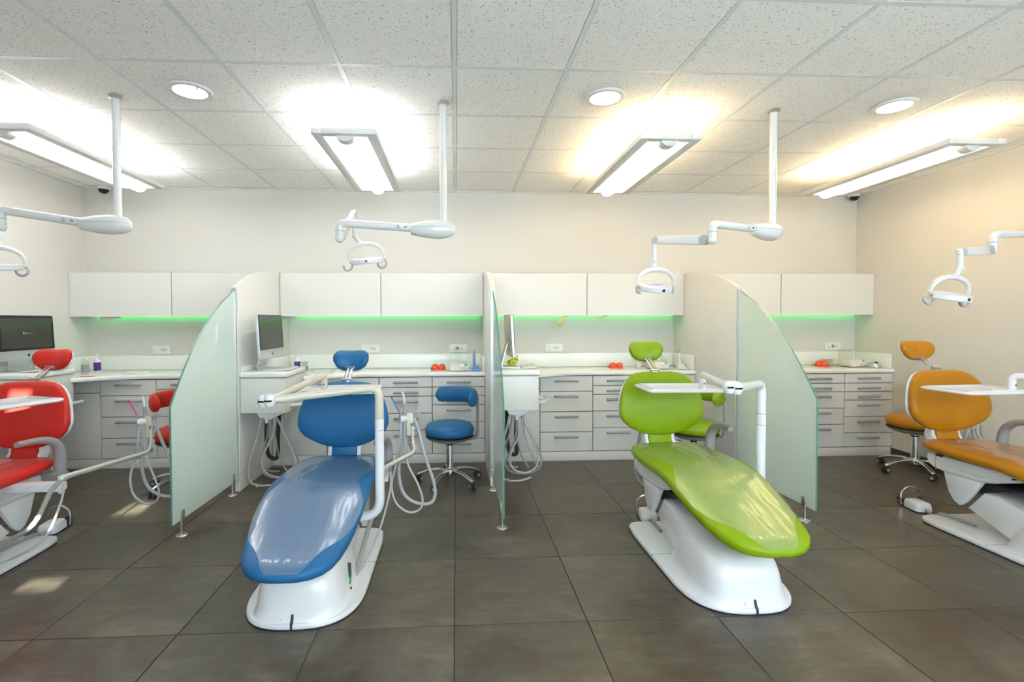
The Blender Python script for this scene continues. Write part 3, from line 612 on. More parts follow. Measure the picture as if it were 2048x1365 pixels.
def dental_chair(n, cx, leather, dz, up_rot, tray, suction, drop, joint, lab, film=True):
    L = 'leather_' + leather
    t = thing('dental_chair', lab, 'dental chair', (cx, 2.6, 0))
    O = (0, -2.6, 0)
    # ---- base
    def plate(s, z): # outline of the floor plate
        pts = []
        for k in range(33):
            a = math.pi + math.pi * k / 32; c_, s_ = sup(a, 2.7); pts.append((.275 * s * c_, 2.45 + (.325 + .275 * (s - 1)) * s_, z))
        pts += [(.275 * s, 2.95, z), (.262 * s, 3.06, z), (.235 * s, 3.095, z), (.19 * s, 3.105, z), (-.19 * s, 3.105, z), (-.235 * s, 3.095, z), (-.262 * s, 3.06, z), (-.275 * s, 2.95, z)]
        return pts
    MB(O).loft([plate(.995, .0), plate(.995, .006)]).build('gasket', 'black_gasket', t)  # dark rim put in for the shadow gap under the plate
    MB(O).loft([plate(.99, .006), plate(1.0, .01), plate(1.0, .022), plate(.985, .029), plate(.96, .031)]).build('base_plate', 'white_plastic', t)
    MB(O).box(-.276, .276, 2.662, 2.665, .0225, .0316).build('plate_seam', 'hose_grey', t)
    def hr(y0, y1, hw, z, p=3.6, n=36):
        return [(hw * sup(2 * math.pi * k / n, p)[0], (y0 + y1) / 2 + (y1 - y0) / 2 * sup(2 * math.pi * k / n, p)[1], z - (0.0 if 1 else 0)) for k in range(n)]
    MB(O).loft([hr(2.134, 2.69, .222, .028), hr(2.141, 2.68, .209, .042), hr(2.148, 2.67, .202, .075), hr(2.155, 2.65, .197, .11), hr(2.165, 2.63, .19, .15), hr(2.178, 2.60, .18, .185), hr(2.20, 2.565, .165, .212), hr(2.235, 2.52, .14, .229), hr(2.28, 2.47, .10, .236), hr(2.34, 2.41, .04, .238)]).build('base_cover', 'white_plastic', t)
    MB(O).prism([(2.123, .007), (2.123, .03), (2.135, .044), (2.143, .064), (2.17, .064), (2.17, .007)], 'x', -.005, .005).build('cover_slot', 'dark_rubber', t)
    MB(O).ell((-.045, 2.142, .046), .007, .005, .007, 10, 8).build('cover_screw', 'white_plastic', t)
    if n == 1:
        lg = MB(O); lg.prism([(2.36, .075), (2.375, .10), (2.38, .125), (2.395, .15), (2.402, .125), (2.41, .10), (2.395, .075), (2.38, .06)], 'x', .190, .2035); lg.build('maker_logo', 'logo_green', t)
        MB(O).prism([(2.37, .105), (2.385, .115), (2.392, .165), (2.38, .14)], 'x', .188, .2045).build('maker_logo', 'logo_dark', t)
        MB(O).prism([(2.355, .06), (2.385, .05), (2.38, .04), (2.365, .045)], 'x', .20, .2095).build('maker_logo', 'logo_dark', t)
    # ---- lifting arm
    MB(O).prism([(2.88, .17 + dz * .6), (2.785, .30 + dz), (2.70, .30 + dz), (2.40, .215), (2.44, .08), (2.62, .06)], 'x', -.155, .155, b=.012).build('lift_arm', 'white_plastic', t)
    MB(O).prism([(2.80, .305 + dz), (2.72, .33 + dz), (2.62, .36 + dz), (2.90, .36 + dz), (2.90, .25 + dz)], 'x', -.13, .13).build('arm_recess', 'dark_rubber', t)
    # upper assembly turns a little on the base
    Rm = Matrix.Translation((0, 2.8, 0)) @ Matrix.Rotation(up_rot, 4, 'Z') @ Matrix.Translation((0, -2.8, 0))
    def B(m, *a, **k):
        bmesh.ops.transform(m.bm, matrix=Matrix.Translation((0, 0, dz)), verts=list(m.bm.verts)); bmesh.ops.transform(m.bm, matrix=Rm, verts=list(m.bm.verts)); return m.build(*a, **k)
    # ---- side skirts and seat body
    for s in (-1, 1):
        B(MB(O).prism([(3.0, .37), (2.985, .32), (2.965, .25), (2.93, .20), (2.895, .182), (2.86, .215), (2.80, .31), (2.765, .372)], 'x', s * .162, s * .192, b=.004), 'skirt', 'white_plastic', t)
    body = B(MB(O).prism([(3.105, .462), (3.108, .43), (3.095, .395), (3.06, .375), (2.99, .366), (2.86, .366), (2.76, .368), (2.70, .384), (2.62, .415), (2.53, .445), (2.45, .455), (2.56, .47), (2.70, .475), (2.95, .475)], 'x', -.205, .205, b=.02, seg=4), 'seat_body', 'white_plastic', t)
    B(MB(O).prism([(3.02, .47), (3.02, .44), (2.93, .412), (2.80, .398), (2.68, .41), (2.60, .44), (2.56, .472)], 'x', -.2085, .2085, b=.01, seg=3), 'body_panel', 'white_plastic', body)
    B(MB(O).box(-.2065, .2065, 3.037, 3.040, .372, .47), 'body_seam', 'hose_grey', body)
    B(MB(O).box(-.2125, -.2, 2.99, 3.03, .462, .474), 'label_plate', 'dark_rubber', body)
    # ---- seat and leg cushion
    def tang(S, i): a, b = S[max(i - 1, 0)], S[min(i + 1, len(S) - 1)]; return (b[0] - a[0], b[1] - a[1])
    cu = B(MB(O).loft([ring_tilt((s[0], s[1]), s[2], s[3], tang(SEAT, i), dish=.12) for i, s in enumerate(SEAT)]), 'seat_cushion', L, t, ang=60)
    if film:
        rows = []
        for i, s in enumerate(SEAT[3:18]):
            q = i / 14; ty, tz = tang(SEAT, i + 3); ln = math.hypot(ty, tz); ny, nz = -tz / ln, ty / ln
            if nz < 0: ny, nz = -ny, -nz
            row = []; ww = s[2] * (.80, .84, .90, .80, .72, .84, .97, .985, .97, .90, .70, .60, .60, .64, .72)[i]
            for k in range(25):
                a = -1 + 2 * k / 24; cxx = min(abs(a) * ww / s[2], .995); vt = s[3] * (1 - cxx ** 3.2) ** (1 / 3.2) if cxx < .995 else 0
                vt = max(vt, s[3] * .45) - .12 * s[3] * (1 - cxx * cxx) + .004
                row.append((a * ww * 1.012, s[0] + ny * vt, s[1] + nz * vt))
            rows.append(row)
        B(MB(O).loft(rows[::-1], caps=False, closed=False), 'protective_film', 'plastic_film', cu, ang=60, recalc=False)
    # ---- neck, backrest, headrest
    yb = 3.165
    B(MB(O).prism([(3.135, .50), (3.165, .50), (3.185, .545), (3.19, .60), (3.16, .61), (3.15, .56), (3.128, .53)], 'x', -.078, .078, b=.004), 'neck_pad', L, t)
    for s in (-1, 1):
        B(MB(O).prism([(3.14, .47), (3.20, .47), (3.205, .53), (3.225, .56), (3.21, .62), (3.17, .62), (3.165, .57), (3.145, .54)], 'x', s * .08, s * .103, b=.003), 'neck_bracket', 'white_plastic', t)
    z0, z1 = .592, 1.008
    def brow(w_, d_, z, bend, y0, n=32, p=2.6):
        out = []
        for k in range(n):
            c_, s_ = sup(2 * math.pi * k / n, p); out.append((w_ * c_, y0 + d_ * s_ - bend * c_ * c_ * (w_ / .289) ** 2 + .06 * ((z - .60) / .4) ** 2 * .9, z))
        return out
    bk = B(MB(O).loft([brow(w_, d_, z0 + (z1 - z0) * q, .035, yb) for q, w_, d_ in BW]), 'backrest', L, t, ang=60)
    B(MB(O).loft([brow(w_ * .992, d_ * .5, z0 + .006 + (z1 - z0 - .016) * q, .033, yb + .034) for q, w_, d_ in BW]), 'back_shell', 'white_plastic', bk, ang=60)
    # headrest: saddle-shaped pad on a folding chrome arm
    hz, hy = 1.135, 3.40
    rows = []
    for k in range(15):
        q = -1 + 2 * k / 14; s = max(.05, (1 - abs(q) ** 3.2)) ** (1 / 2.6); sad = .030 * (abs(q) ** 2.0) - .010
        rows.append([(.119 * q, hy + (.034 + .014 * abs(q)) * s * math.cos(a) * 1.0 - sad, hz + .072 * s * math.sin(a) + .010 * q * q + (-.25 * ((.030) * s * math.cos(a)))) for a in [2 * math.pi * j / 22 for j in range(22)]])
    Mh = Matrix.Translation((0, hy, hz)) @ Matrix.Rotation(R(-24), 4, 'X') @ Matrix.Translation((0, -hy, -hz))
    hm_ = MB(O).loft(rows); bmesh.ops.transform(hm_.bm, matrix=Mh, verts=list(hm_.bm.verts)); hd = B(hm_, 'headrest', L, t, ang=60)
    rows2 = [[(x * .99, y * .55 + .45 * (hy - (.030 * (abs(-1 + 2 * k / 14) ** 2) - .010)) + .022, hz + (z - hz) * .99 - .004) for x, y, z in r] for k, r in enumerate(rows)]
    hm_ = MB(O).loft(rows2); bmesh.ops.transform(hm_.bm, matrix=Mh, verts=list(hm_.bm.verts)); B(hm_, 'headrest_shell', 'white_plastic', hd, ang=60)
    hp = B(MB(O).box(-.021, .021, 3.228, 3.25, .90, 1.012, b=.002), 'headrest_slide', 'chrome', t)
    B(MB(O).tube([(-.03, 3.245, 1.02), (.03, 3.245, 1.02)], .013, 12), 'hinge', 'steel', hp)
    for s in (-1, 1): B(MB(O).box(-.009, .009, -.010, .010, 0, .145, b=.002, M=Matrix.Translation((s * .012, 3.25, 1.015)) @ Matrix.Rotation(R(-58), 4, 'X')), 'link_bar', 'chrome', hp)
    B(MB(O).box(-.030, .030, 3.355, 3.385, 1.075, 1.095, b=.003), 'pivot_block', 'grey_plastic', hp)
    # ---- armrest
    ap = cat([(.285, 3.06, .46), (.292, 3.065, .55), (.294, 3.05, .625), (.29, 3.00, .675), (.28, 2.92, .697), (.265, 2.80, .703)], 6)
    B(MB(O).tube(ap, [.030 - .014 * (k / (len(ap) - 1)) ** 1.2 for k in range(len(ap))], 14, sy=1.15), 'armrest', 'grey_plastic', t, ang=60)
    B(MB(O).box(.20, .315, 3.025, 3.10, .42, .475, b=.012), 'armrest_mount', 'hose_grey', t)
    # ---- tray column, folding arm and tray (local x; world y)
    jv = Vector(joint); dv = Vector(drop)
    co = MB(O).tube(fillet([(.10, 2.60, .345 + dz), (.315, 2.60, .37 + dz), (.315, 2.60, .60), (.315, 2.60, .838)], .085, 9), .0245, 16).build('tray_column', 'white_plastic', t)
    ua = fillet([Vector((.315, 2.60, .8385)), Vector((.315, 2.60, 1.005)), Vector((.315, 2.60, 1.005)).lerp(jv, .97)], .06, 9)
    MB(O).tube(ua, [.0243 - .004 * k / (len(ua) - 1) for k in range(len(ua))], 16).build('column_arm', 'cream_enamel' if n < 2 else 'white_plastic', t)
    MB(O).tube([(.315, 2.60, .775), (.315, 2.60, .778)], .0252, 16).build('column_ring', 'hose_grey', co); MB(O).tube([(.315, 2.60, .838), (.315, 2.60, .841)], .0252, 16).build('column_ring', 'hose_grey', co)
    MB(O).ell((.306, 2.577, .775), .006, .006, .006, 8, 6).build('column_screw', 'white_plastic', co)
    ja = MB(O); ja.lathe([(0, -.032), (.018, -.03), (.027, -.016), (.028, 0), (.027, .016), (.018, .03), (0, .032)], 20, Matrix.Translation(jv)); ja.build('elbow_joint', 'white_plastic', t)
    off = (dv - jv); off.z = 0; off.normalize(); perp = Vector((-off.y, off.x, 0)) * (.034 if dv.x > jv.x - .3 and n != 1 else -.034)
    j2 = jv + perp + Vector((0, 0, .004))
    ja = MB(O); ja.lathe([(0, -.032), (.018, -.03), (.027, -.016), (.028, 0), (.027, .016), (.018, .03), (0, .032)], 20, Matrix.Translation(j2)); ja.build('elbow_joint', 'white_plastic', t)
    for q in (jv, j2): MB(O).loft([[(q.x + e * math.cos(a), q.y + e * math.sin(a), q.z + zz) for e, zz in ((.026, -.0045), (.0288, -.0045), (.0288, .0045), (.026, .0045))] for a in [R(-130 + 10 * k) for k in range(9)]]).build('joint_slot', 'screen_black', t)
    bend = Vector((dv.x, dv.y, dv.z + .085))
    MB(O).tube(fillet([j2, bend, dv], .03, 6), .0195, 14).build('tray_arm', 'cream_enamel' if n < 2 else 'white_plastic', t)
    MB(O).ell((dv.x, dv.y - .0205, dv.z + .03), .005, .003, .005, 8, 6).build('arm_screw', 'dark_rubber', t)
    tc, ta = tray; Mt = Matrix.Translation((tc[0], tc[1], tc[2])) @ Matrix.Rotation(ta, 4, 'Z')
    rim = MB(O); loop = [Vector((a, b, -.004)) for a, b in rrect(-.225, .225, -.14, .14, .03, 4)]
    rim.tube(loop + [loop[0], loop[1]], .012, 8, caps=False, sy=.8); bmesh.ops.transform(rim.bm, matrix=Mt, verts=list(rim.bm.verts)); to = rim.build('tray_frame', 'white_plastic', t)
    ts = MB(O); ts.box(-.215, .215, -.13, .13, -.006, -.002); 
    for a in ((-.205, .205, -.125, -.119), (-.205, .205, .119, .125), (-.205, -.199, -.125, .125), (.199, .205, -.125, .125)): ts.box(a[0], a[1], a[2], a[3], -.002, .010)
    bmesh.ops.transform(ts.bm, matrix=Mt, verts=list(ts.bm.verts)); ts.build('tray_pan', 'white_plastic', to)
    ei = Mt @ Vector((0, 0, -.006)); MB(O).tube([dv, Vector((dv.x, dv.y, tc[2] - .004)), Vector((dv.x, dv.y, tc[2] - .012)).lerp(ei, .55)], .014, 10).build('tray_bracket', 'white_plastic', t)
    # ---- suction unit: bracket, arm, head, two instruments, hoses
    b0, b1, hd0 = [Vector(q) for q in suction]
    MB(O).box(.19, .21 + max(.02, b0.x - .2), b0.y - .03, b0.y + .03, b0.z - .075, b0.z - .03, b=.004).build('suction_bracket', 'white_plastic', t)
    MB(O).tube([(b0.x, b0.y, b0.z - .09), (b0.x, b0.y, b0.z + .004)], .015, 12).build('suction_pivot', 'white_plastic', t)
    sa = MB(O).tube(fillet([b0, b1, Vector((hd0.x + .018, hd0.y - .02, b1.z + .06)), Vector((hd0.x + .018, hd0.y - .02, hd0.z - .02))], .05), .0105, 12).build('suction_arm', 'cream_enamel', t)
    MB(O).tube([(hd0.x + .018, hd0.y - .02, hd0.z - .035), (hd0.x + .018, hd0.y - .02, hd0.z - .015)], .014, 12).build('arm_tip', 'chrome', sa)
    dirc = (b1 - b0).normalized(); side = Vector((dirc.y, -dirc.x, 0)).normalized()
    if side.y > 0: side = -side
    h = MB(O).box(hd0.x - .022, hd0.x + .022, hd0.y - .02, hd0.y + .02, hd0.z - .10, hd0.z + .045, b=.006).build('suction_head', 'cream_enamel', t)
    hl = hd0 + Vector((-.062, -.03, .012)); MB(O).tube([hd0 + Vector((-.01, 0, .012)), hl], [.017, .021], 16).build('holder_drum', 'white_plastic', h)
    MB(O).prism(rrect(-.016, .030, -.012, .02, .006, 3), 'y', -.01, .012, b=.003, M=Matrix.Translation(hd0 + Vector((.036, -.01, .035))) @ Matrix.Rotation(R(-25), 4, 'Y')).build('keypad', 'hose_white', h)
    MB(O).prism(rrect(-.010, .024, -.006, .014, .003, 3), 'y', -.0125, -.0102, M=Matrix.Translation(hd0 + Vector((.036, -.01, .035))) @ Matrix.Rotation(R(-25), 4, 'Y')).build('key_field', 'grey_plastic', h)
    s1 = hl + Vector((.006, 0, .02)); MB(O).tube([s1 + Vector((0, 0, -.05)), s1, s1 + Vector((-.006, 0, .025))], [.007, .008, .006], 10).build('saliva_handpiece', 'grey_plastic', t)
    MB(O).tube([s1 + Vector((-.006, 0, .022)), s1 + Vector((-.06, .0, .125))], .0042, 8).build('saliva_tip', ['tip_pink', 'tip_blue', 'tip_blue', 'tip_blue'][n], t)
    s3 = hd0 + Vector((-.034, .004, .03)); MB(O).tube([s3, s3 + Vector((0, 0, .05)), s3 + Vector((-.003, 0, .075))], [.011, .011, .008], 10).build('suction_handpiece', 'hose_grey', t)
    MB(O).tube(cat([s3 + Vector((-.003, 0, .07)), s3 + Vector((-.004, 0, .11)), s3 + Vector((-.016, 0, .15))], 4), .007, 8).build('suction_tip', 'white_plastic', t)
    zf = .13
    def hose(p, r, m, nm='hose'): MB(O).tube(cat(p, 7), r, 10).build(nm, m, t)
    x_, y_, z_ = hd0
    hose([s1 + Vector((0, 0, -.04)), s1 + Vector((-.004, 0, -.14)), (x_ - .09, y_ - .02, .44), (x_ - .115, y_ - .03, .32), (x_ - .09, y_ - .04, .21), (x_ - .01, y_ - .05, .15), (x_ + .06, y_ - .05, .165), (x_ + .08, y_ - .05, .23), (x_ + .05, y_ - .05, .33), (x_ - .02, y_ - .02, .47), (x_ - .034, y_ - .01, z_ - .04), (x_ - .02, y_, z_)], .0068, 'hose_white')
    hose([(x_ - .02, y_ + .01, z_ - .0), (x_ - .05, y_ + .01, z_ - .05), (x_ - .06, y_ + .02, .52), (x_ - .078, y_ + .03, .38), (x_ - .05, y_ + .04, .24), (x_ + .03, y_ + .05, .17), (x_ + .12, y_ + .05, .165), (x_ + .155, y_ + .04, .22), (x_ + .145, y_ + .03, .32), (x_ + .09, y_ + .01, .50), (x_ + .045, y_ + .0, z_ - .04), (x_ + .02, y_, z_ + .01)], .0105, 'hose_white')
    # ribbed hose from the head along the arm down to the base
    gp_ = cat([(x_ - .005, y_, z_ - .10), (x_ + .0, y_ - .01, b1.z + .03), b1 + Vector((-.01, .012, -.010)), b0 * .65 + b1 * .35 + Vector((0, .012, -.012)), b0 + Vector((.0, -.03, -.03)), (b0.x - .05, b0.y - .14, .27), (.22, 2.62, .14), (.20, 2.50, .05)], 14)
    L_ = len(gp_); MB(O).tube(gp_, [(.0095 if k < 56 else .0125) + (.0014 if k % 2 else -.0006) for k in range(L_)], 10).build('ribbed_hose', 'hose_grey', t)
    hose([b0 + Vector((.03, -.02, -.03)), (b0.x + .03, b0.y - .05, .35), (b0.x - .01, b0.y - .14, .18), (.24, 2.62, .06), (.21, 2.5, .045)], .006, 'hose_white')
    return t
dental_chair(0, -2.71, 'red', -.03, 0.0, ((.30, 2.66, .925), R(70)), [(.50, 2.80, .49), (.655, 3.32, .49), (.655, 3.34, .68)], (.33, 2.52, .93), (.05, 2.30, 1.0), 'red dental chair at the left edge of the room')
dental_chair(1, -.727, 'blue', -.05, 0.0, ((.02, 3.0, .94), R(4)), [(.30, 2.93, .48), (.465, 3.05, .535), (.43, 3.10, .725)], (-.075, 2.98, .945), (-.231, 2.45, .962), 'blue dental chair in front of the blue stool')
dental_chair(2, 1.375, 'green', 0.0, R(2.5), ((.0, 2.93, .94), R(-3)), [(.28, 2.93, .50), (.14, 3.40, .50), (.02, 3.44, .66)], (.11, 2.85, .945), (-.045 + .02, 2.27, 1.03), 'lime green dental chair in the middle of the room')
dental_chair(3, 3.375, 'yellow', -.005, 0.0, ((-.17, 2.83, .925), R(3)), [(.30, 2.95, .50), (.42, 3.25, .45), (.36, 3.32, .66)], (-.02, 2.76, .93), (.30, 2.20, 1.0), 'orange-yellow dental chair at the right edge of the room')

# ================================================================== FOOT CONTROLS
def foot_control(loc, rz, chair, cable):
    t = thing('foot_control', 'white foot control with wire hoop on the floor beside the %s chair' % chair, 'foot pedal', loc, R(rz), 'foot controls beside the chairs')
    M = MB(); M.prism([(-.10, -.04), (-.02, -.062), (.09, -.058), (.105, -.03), (.105, .03), (.09, .058), (-.02, .062), (-.10, .04), (-.16, .0)], 'z', .0, .008, b=.002); M.build('base_pad', 'dark_rubber', t)
    m = MB(); rr = lambda s, z: [(.035 + (a - .035) * s, b * s, z) for a, b in rrect(-.035, .105, -.055, .055, .03, 5)]
    m.loft([rr(1, .008), rr(1.02, .02), rr(1.0, .045), rr(.9, .06), rr(.7, .066)]); m.build('housing', 'white_plastic', t)
    MB().tube(cat([(-.03, -.064, .015), (-.034, -.062, .09), (-.03, -.035, .132), (-.028, 0, .142), (-.03, .035, .132), (-.034, .062, .09), (-.03, .064, .015)], 5), .005, 8).build('wire_hoop', 'chrome', t)
    MB().box(-.065, -.042, -.03, .05, .008, .05, b=.008).build('switch_block', 'dark_rubber', t); MB().box(-.14, -.07, -.02, .02, .018, .03, b=.005).build('pedal', 'dark_rubber', t); MB().ell((-.02, .055, .065), .022, .012, .008, 10, 6).build('button', 'dark_rubber', t)
    MB().tube(cat(cable, 6), .010, 8).build('cable', 'hose_grey', t)
foot_control((3.285, 3.30, 0), -98, 'orange', [(.09, 0, .03), (.15, .0, .012), (.19, .01, .012), (.22, .02, .044), (.40, .07, .044)])
foot_control((1.305, 3.245, 0), -100, 'green', [(.09, 0, .03), (.125, .0, .014), (.16, .0, .044), (.32, .02, .044)])
foot_control((-2.62, 3.27, 0), -82, 'red', [(.09, .0, .03), (.14, .0, .014), (.18, -.01, .044), (.34, -.06, .044), (.50, -.08, .044)])

# ================================================================== STOOLS
def stool(loc, rz, leather, lab, back=True, base_rz=0):
    L = 'leather_' + leather
    t = thing('operator_stool', lab, 'stool', loc, R(rz), None)
    t['group'] = 'wheeled operator stools'
    MB().lathe([(0, .505), (.10, .507), (.15, .505), (.185, .492), (.203, .465), (.205, .435), (.195, .41), (.17, .402), (0, .402)], 40).build('seat', L, t, ang=60)
    MB().lathe([(0, .401), (.197, .401), (.199, .392), (0, .392)], 40).build('seat_trim', 'dark_rubber', t)
    MB().lathe([(0, .392), (.195, .391), (.185, .378), (.14, .358), (.07, .347), (0, .345)], 36).build('seat_pan', 'grey_plastic', t, ang=60)
    cl = MB().lathe([(0, .10), (.027, .10), (.027, .318), (.024, .322), (0, .322)], 20).build('column', 'chrome', t)
    MB().lathe([(0, .318), (.028, .318), (.028, .326), (0, .326)], 20).build('column_collar', 'dark_rubber', cl); MB().tube([(0, 0, .32), (0, 0, .35)], .014, 12).build('piston', 'chrome', cl)
    MB().lathe([(0, .07), (.04, .07), (.045, .09), (.04, .118), (.028, .125), (0, .125)], 20).build('base_hub', 'chrome', t)
    for k in range(5):
        a = R(base_rz + 72 * k - rz); Mz = Matrix.Rotation(a, 4, 'Z')
        lg = MB(); P = cat([(.02, 0, .100), (.09, 0, .108), (.18, 0, .096), (.25, 0, .072), (.272, 0, .062)], 4)
        lg.tube([Mz @ p for p in P], [.02 - .006 * i / len(P) for i in range(len(P))], 10, sy=.75); lo = lg.build('leg', 'chrome', t)
        cs = MB(); c = Vector((.262, 0, .028)); ca = R(37 * k)
        Mc = Mz @ Matrix.Translation(c) @ Matrix.Rotation(ca, 4, 'Z')
        for s in (-1, 1): cs.lathe([(0, -.009), (.022, -.009), (.028, -.005), (.028, .005), (.022, .009), (0, .009)], 18, Mc @ Matrix.Translation((0, s * .015, 0)) @ Matrix.Rotation(R(90), 4, 'X'))
        cs.box(-.02, .012, -.006, .006, .004, .036, b=.004, M=Mc); cs.build('caster', 'dark_rubber', lo)
        hc = MB()
        for s in (-1, 1): hc.lathe([(0, -.001), (.015, -.001), (.013, .002), (0, .002)], 14, Mc @ Matrix.Translation((0, s * .025, 0)) @ Matrix.Rotation(R(90 if s < 0 else -90), 4, 'X'))
        hc.build('wheel_cap', 'hose_grey', lo)
    if back:
        m = MB(); m.prism([(.12, .355), (.20, .356), (.228, .364), (.242, .385), (.246, .415), (.246, .71), (.229, .71), (.229, .418), (.224, .392), (.21, .376), (.12, .372)], 'y', -.031, .031, b=.003); m.build('back_post', 'grey_plastic', t, ang=30)
        m = MB(); A = [R(-52 + 172 * k / 20) for k in range(21)]; rows = []
        for i, a in enumerate(A):
            e = min(i, 20 - i) / 2.0; s = min(1, math.sqrt(max(.05, 1 - (1 - min(1, e)) ** 2)))
            rows.append([((.205 + .028 * s * math.cos(b)) * math.cos(a), (.205 + .028 * s * math.cos(b)) * math.sin(a), .715 + .068 * s * math.sin(b)) for b in [2 * math.pi * j / 16 + .2 for j in range(16)]])
        rows = [[(x + .006, y, z) for x, y, z in r] for r in rows]
        m.loft(rows); m.build('back_bar', L, t, ang=60)
stool((-.058, 4.04, 0), 8, 'blue', 'blue padded stool on chrome wheels beside the blue chair', base_rz=26)
stool((2.02, 4.02, 0), -25, 'green', 'lime green stool half hidden behind the green chair', base_rz=36)
stool((4.06, 4.08, 0), -62, 'yellow', 'orange-yellow stool behind the orange dental chair', base_rz=180)
stool((-2.22, 4.04, 0), 130, 'red', 'red stool partly hidden by the left frosted glass', base_rz=172)

# ================================================================== OUTLETS
def outlet(x, kind, lab):
    t = thing('power_outlet', lab, 'outlet', (x, YB - .0005, 1.068))
    MB().prism(rrect(-.092, .092, -.041, .041, .006, 3), 'y', -.010, 0, b=.002).build('plate', 'outlet_white', t)
    MB().box(-.055, .055, -.0112, -.0098, -.026, .026).build('insert', 'sticker_white', t)
    if kind == 0:
        MB().box(-.052, -.012, -.014, -.011, -.022, .022, b=.002).build('rocker', 'outlet_white', t)
        for xx in (.008, .038):
            for q in ((-.008, .004), (.008, .004), (0, -.006)): MB().tube([(xx + q[0], -.0118, q[1]), (xx + q[0], -.010, q[1])], .003, 8).build('pin_hole', 'outlet_hole', t)
            MB().tube([(xx + .013 * math.cos(R(a)), -.0115, .013 * math.sin(R(a))) for a in range(0, 370, 30)], .0012, 5, caps=False).build('socket_ring', 'hose_grey', t)
    else:
        MB().lathe([(.016, 0), (.019, 0), (.019, .003), (.016, .003)], 20, Matrix.Translation((-.004, -.011, 0)) @ Matrix.Rotation(R(90), 4, 'X')).build('socket_ring', 'hose_grey', t)
        MB().lathe([(0, 0), (.018, 0), (.016, .022), (.008, .03), (0, .03)], 18, Matrix.Translation((-.045, -.010, 0)) @ Matrix.Rotation(R(90), 4, 'X')).build('plug', 'outlet_white', t)
        MB().tube([(.038, -.0125, -.004), (.038, -.010, -.004)], .006, 10).build('jack_hole', 'outlet_hole', t)
for x, k, l in ((-2.99, 0, 'white wall socket plate above the worktop in the red chair bay'), (-.885, 0, 'white wall socket plate beside the blue headrest'), (.018, 1, 'white wall socket with a plug above the blue chair bay device'), (1.03, 0, 'white wall socket plate left of the green headrest'), (2.05, 1, 'white wall socket half behind the green headrest'), (4.085, 1, 'white wall socket with a plug in the orange chair bay')): outlet(x, k, l)

# ================================================================== THINGS ON THE WORKTOPS
ZT = .8675
def goggles(x, y, rz, lab):
    t = thing('safety_goggles', lab, 'goggles', (x, y, ZT), R(rz), 'orange goggles on the worktops')
    for s in (-1, 1):
        m = MB(); m.loft([[(s * .033 + .038 * q * math.cos(a), .028 * q * math.sin(a), z + .006 + .005 * math.cos(a) * q) for a in [2 * math.pi * k / 16 for k in range(16)]] for q, z in ((.9, .002), (1.0, .014), (.97, .03), (.8, .044), (.5, .053), (.12, .056))])
        m.build('eye_shield', 'orange_acrylic', t, ang=60)
    MB().tube(cat([(-.012, -.02, .012), (0, -.028, .022), (.012, -.02, .012)], 4), .005, 8).build('bridge', 'orange_acrylic', t)
    MB().box(-.07, .07, -.032, -.026, .001, .012, b=.002).build('lower_rim', 'orange_acrylic', t)
    for s in (-1, 1): MB().tube([(s * .068, -.015, .018), (s * .074, .03, .016), (s * .06, .06, .006)], .003, 6).build('temple_arm', 'dark_rubber', t)
goggles(-.18, 4.78, 3, 'orange-red goggles on the worktop behind the blue stool'); goggles(1.61, 4.82, -4, 'orange-red goggles on the worktop beside the green headrest'); goggles(3.80, 4.86, 0, 'orange-red goggles on the worktop beyond the right glass')
def small_box(x, y, lab, acrylic=False):
    t = thing('dispenser_box', lab, 'box', (x, y, ZT), 0, 'small boxes beside the goggles')
    if acrylic:
        for a in ((-.05, .05, -.03, -.027, 0, .07), (-.05, .05, .027, .03, 0, .07), (-.05, -.047, -.027, .027, 0, .07), (.047, .05, -.027, .027, 0, .07)): MB().box(*a).build('acrylic_wall', 'clear_acrylic', t)
        MB().box(.0, .04, -.02, .02, .001, .05, b=.002).build('swab_block', 'device_cream', t)
        MB().tube([(-.05, -.03, .07), (.05, -.03, .07), (.05, .03, .07), (-.05, .03, .07), (-.05, -.03, .07)], .0015, 5, caps=False).build('wire_rim', 'steel', t)
    else:
        MB().box(-.021, .021, -.02, .02, .0, .088, b=.003).build('carton', 'device_cream', t)
        MB().box(-.017, .017, -.0212, -.0198, .04, .078).build('label', 'sticker_white', t); MB().box(-.015, .015, -.022, -.021, .055, .058).build('print_line', 'button_blue', t); MB().box(-.018, .018, -.023, -.02, .003, .032, b=.002).build('drawer', 'device_cream', t)
small_box(-.075, 4.80, 'small cream carton beside the goggles in the blue chair bay'); small_box(1.845, 4.84, 'small cream carton beside the goggles in the green chair bay'); small_box(3.91, 4.93, 'clear acrylic box behind the goggles in the orange chair bay', True)
